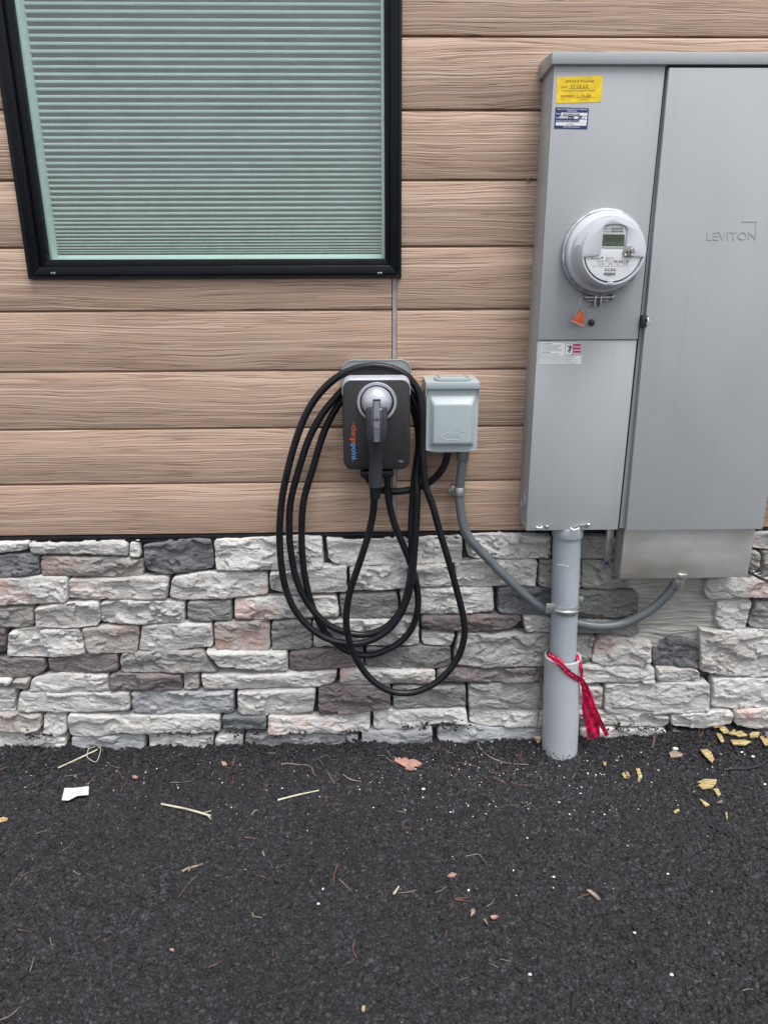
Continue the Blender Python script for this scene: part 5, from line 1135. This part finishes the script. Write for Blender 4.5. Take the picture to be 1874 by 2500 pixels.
def flat_scrap(name, S, poly, mat, label, cat, group=None, t=.0012, dz=.004, curl=.004, parent=None, lift=None):
    P_ = [gp(S, *p, dz) for p in poly]; c_ = sum(P_, Vector())/len(P_); zz = sum(p.z for p in P_)/len(P_)
    n = len(P_); R_ = 4; vs = []
    for r in range(R_+1):
        for i, p in enumerate(P_):
            q = c_.lerp(p, r/R_); q.z = zz+curl*(noise.noise(q*45)+.4*noise.noise(q*120)); vs.append(q)
    up = [tuple(v) for v in vs]; m = MB()
    fs = [(r*n+i, r*n+(i+1) % n, (r+1)*n+(i+1) % n, (r+1)*n+i) for r in range(1, R_) for i in range(n)]+[tuple(range(n, 2*n))]
    m.add([(x, y, z_) for x, y, z_ in up], fs); k = len(up); m.v += [(x, y, z_-t) for x, y, z_ in up]; m.f += [tuple(i+k for i in f)[::-1] for f in fs]
    m.f += [(R_*n+i, R_*n+(i+1) % n, k+R_*n+(i+1) % n, k+R_*n+i) for i in range(n)]
    o = m.build(name, mat, parent, smooth=30); return tag(o, label, cat, group) if label else o
flat_scrap('paper_scrap', f1, [(362, 385), (380, 322), (425, 312), (450, 305), (517, 300), (515, 345), (450, 360), (400, 385)], 'paper', 'crumpled white paper scrap on the asphalt at left', 'paper', curl=.012, dz=.009)
flat_scrap('oak_leaf', f2, [(860, 150), (862, 128), (885, 124), (900, 132), (925, 122), (940, 140), (972, 137), (1000, 152), (1017, 165), (1005, 178), (975, 178), (972, 198), (945, 204), (920, 195), (925, 182), (890, 168)], 'leaf', 'flat brown fallen oak leaf on the asphalt below the wall', 'leaf', curl=.006, dz=.006)
# split yellow wood chips
WG = 'yellow wood splinters strewn near the wall'
chips = [(f3,[(1302,48),(1325,32),(1372,35),(1385,55),(1340,65)],'curled yellow wood splinter at the left end of the splinter heap'),(f3,[(1362,30),(1400,55),(1425,82),(1390,88),(1368,62)],'ridged yellow splinter leaning across the left of the splinter heap'),(f3,[(1350,72),(1380,70),(1395,118),(1378,122)],'narrow yellow splinter pointing towards the camera under the heap'),
 (f3,[(1420,80),(1450,52),(1462,60),(1440,90)],'small upright yellow splinter in the middle of the heap'),(f3,[(1440,78),(1490,55),(1530,80),(1480,92)],'broad yellow splinter on top of the heap'),(f3,[(1435,95),(1520,92),(1555,105),(1520,122),(1450,122)],'widest layered yellow splinter at the front of the heap'),
 (f3,[(1542,72),(1560,60),(1602,62),(1590,90),(1545,90)],'square yellow splinter between heap and right border'),(f3,[(1595,60),(1625,70),(1650,118),(1635,125)],'long yellow splinter slanting at the right border'),(f3,[(1615,15),(1630,5),(1670,25),(1670,42)],'yellow splinter highest against the wall at the right border'),(f3,[(1625,72),(1680,70),(1690,110),(1650,120)],'thick yellow splinter cut by the right border'),
 (f3,[(1262,142),(1300,138),(1325,155),(1342,190),(1330,220),(1290,180)],'split yellow splinter lying alone below the heap'),(f3,[(1082,150),(1110,140),(1162,158),(1155,170),(1095,178)],'brownish splinter under the white pebble'),
 (f3,[(1247,320),(1290,298),(1358,302),(1355,325),(1330,330),(1300,332)],'ridged yellow splinter lying behind the oval one'),(f3,[(1250,340),(1290,325),(1345,342),(1330,362),(1275,365)],'oval yellow wood chip below the heap'),(f3,[(1338,362),(1365,358),(1382,392),(1365,402)],'small yellow chip right of the oval chip'),
 (f3,[(1258,420),(1280,425),(1318,450),(1295,458)],'tapering yellow chip below the oval chip'),(f3,[(1352,440),(1388,428),(1392,440),(1360,450)],'pale narrow chip right of the tapering chip'),(f3,[(810,270),(825,258),(845,292),(825,296)],'left half of the broken yellow chip pair near the sleeve'),(f3,[(832,258),(850,262),(858,285),(848,290)],'right half of the broken yellow chip pair near the sleeve'),
 (f3,[(890,245),(912,242),(922,270),(905,278)],'upper piece of the yellow chip right of the broken pair'),(f3,[(905,285),(920,270),(930,280),(915,312),(902,305)],'lower piece of the yellow chip right of the broken pair'),(f3,[(1108,490),(1135,475),(1143,482),(1118,500)],'small rectangular yellow chip alone on open asphalt'),
 (f3,[(1408,495),(1418,490),(1422,530),(1415,535)],'slim orange yellow chip low on the right'),(f3,[(702,198),(722,198),(718,228),(705,218)],'small dull yellow leaf piece right of the pipe sleeve'),(f1,[(-15,488),(25,475),(50,482),(45,492),(0,500)],'yellow chip cut by the left border of the asphalt'),
 (f2,[(668,1590),(675,1572),(690,1575),(688,1600),(672,1602)],'little yellow chip at the bottom middle of the asphalt'),(f2,[(1163,812),(1190,790),(1216,795),(1205,815),(1180,822)],'curled brown bark piece in the middle right of the asphalt'),(f2,[(1298,1045),(1302,1010),(1318,1005),(1325,1025)],'pointed tan chip low on the asphalt'),
 (f2,[(1412,1040),(1430,1033),(1458,1042),(1440,1055),(1420,1052)],'rusty brown bark crumb right of the pointed tan chip'),(f3,[(607,945),(625,940),(660,968),(688,1000),(672,1000),(640,975)],'dry tan seed husk on the lower right asphalt'),(f2,[(1370,1065),(1380,1065),(1398,1090),(1388,1092)],'dark red bark sliver beside the rusty bark crumb'),
 (f1,[(765,228),(785,222),(802,238),(790,252),(770,242)],'small reddish bark piece right of the paper scrap'),(f1,[(1280,150),(1305,155),(1315,172),(1290,178)],'reddish bark flake among crossed needles near the wall'),(f1,[(982,1238),(1005,1234),(1008,1245),(985,1248)],'small orange bark bit in the lower middle of the asphalt')]
for S, poly, lb in chips:
    mt = 'chip' if 'yellow' in lb else ('leaf' if ('red' in lb or 'orange' in lb or 'rust' in lb or 'bark' in lb) else 'needle_pale')
    flat_scrap('wood_chip', S, poly, mt, lb, 'wood chip', WG if mt == 'chip' else None, t=.0035, dz=.006+(.006 if 'heap' in lb else 0), curl=.006)
q = at(1311, 1806, -.07); o = MB().prism([(q.x-.010, q.z+.012), (q.x+.009, q.z+.013), (q.x+.010, q.z-.002), (q.x+.001, q.z-.013)], q.y, q.y-.004).build('wood_chip', 'chip', bevel=.0008)
tag(o, 'yellow wood chip at the foot of the thin stake beside the sleeve', 'wood chip')
pebs = [(f3, 1118, 132, .0085, 'largest white pebble, above the brownish splinter'), (f3, 1384, 153, .0055, 'white pebble right of the lone split yellow splinter'), (f3, 1568, 167, .0055, 'white pebble above the cut cable'), (f3, 1505, 140, .005, 'white pebble under the widest splinter'), (f3, 1637, 325, .0042, 'white pebble below the cut cable at the right border'),
        (f2, 1025, 307, .0055, 'white chip below the brown oak leaf'), (f3, 1098, 1423, .0042, 'white pebble low on the right of the asphalt'), (f3, 280, 1427, .0042, 'white pebble near the bottom centre right'), (f2, 420, 972, .0036, 'white chip in the lower centre of the asphalt'), (f3, 418, 857, .0036, 'white chip in the middle right of the asphalt'), (f3, 885, 1182, .0036, 'white chip below the dry seed husk')]
for S, x, y, r, lb in pebs:
    p = gp(S, x, y, r*.4); V = ICV*np.array([r*1.25, r*.9, r*.6])*(1+.2*(rng.random((12, 1))-.5))
    o = arr_mesh('pebble', V+np.array(p), ICF, 'chip_white'); tag(o, lb, 'pebble', 'white pebbles on the asphalt')
p = at(1292, 437, -.003); o = scatter('dead_insect', [tuple(p+Vector((random.gauss(0, .004), 0, random.gauss(0, .0015)))) for _ in range(9)], np.full(9, .0026), 'twig', .8, 0)
tag(o, 'small dark dead insect stuck in the siding joint left of the enclosure', 'insect')

# each needle and twig is told apart by the nearest thing one can find
LM = [('white paper scrap', 185, 1945), ('curled pale straw', 190, 1850), ('forked pale straw', 455, 1982), ('short straight straw', 727, 1945), ('brown oak leaf', 997, 1868), ('curved dark twig', 740, 1875), ('pipe sleeve', 1365, 1840),
      ('splinter heap', 1790, 1815), ('oval wood chip', 1722, 1925), ('dry seed husk', 1445, 2190), ('side-branched grey twig', 470, 2122), ('curled bark piece', 1100, 2140), ('pointed tan chip', 1153, 2230), ('orange bark bit', 420, 2322),
      ('bottom yellow chip', 888, 2470), ('left border yellow chip', 8, 2005), ('low bent twig', 628, 2240)]
cells = {}
for o, u, v, kind in BITS:
    nm, lx, ly = min(LM, key=lambda L_: (L_[1]-u)**2+((L_[2]-v)*1.3)**2); dx, dy = u-lx, v-ly
    vert = 'above' if dy < -abs(dx)*.45 else 'below' if dy > abs(dx)*.45 else ''; hor = 'left of' if dx < -abs(dy)*.45 else 'right of' if dx > abs(dy)*.45 else ''
    where = (vert+' and '+hor) if vert and hor else (vert or hor)
    cells.setdefault((kind, nm, where), []).append((math.hypot(dx, dy), o))
ORD = ['nearest', 'second nearest', 'third nearest', 'fourth nearest', 'fifth nearest', 'sixth nearest', 'seventh nearest', 'eighth nearest', 'ninth nearest', 'tenth nearest', 'eleventh nearest', 'twelfth nearest']
for (kind, nm, where), lst in cells.items():
    lst.sort(key=lambda t: t[0])
    for i, (d_, o) in enumerate(lst):
        o['label'] = kind+' '+where+' the '+nm+('' if len(lst) == 1 else ', '+ORD[i]+' to it')
P = []
for a_, b_, v_, n_ in ((620, 745, 1792, 60), (980, 1150, 1772, 90), (1480, 1640, 1778, 60), (560, 600, 1785, 30), (60, 130, 1795, 50), (380, 520, 1793, 40), (820, 880, 1793, 30)):
    for _ in range(n_): P.append(tuple(at(random.uniform(a_, b_), v_+random.gauss(0, 5), -.043-.008*random.random())))
tag(scatter('ledge_crumbs', P, .0018+.003*rng.random(len(P))**2, 'asphalt', .8, 0), 'black asphalt crumbs caught on the lowest stone ledges', None, kind='stuff')
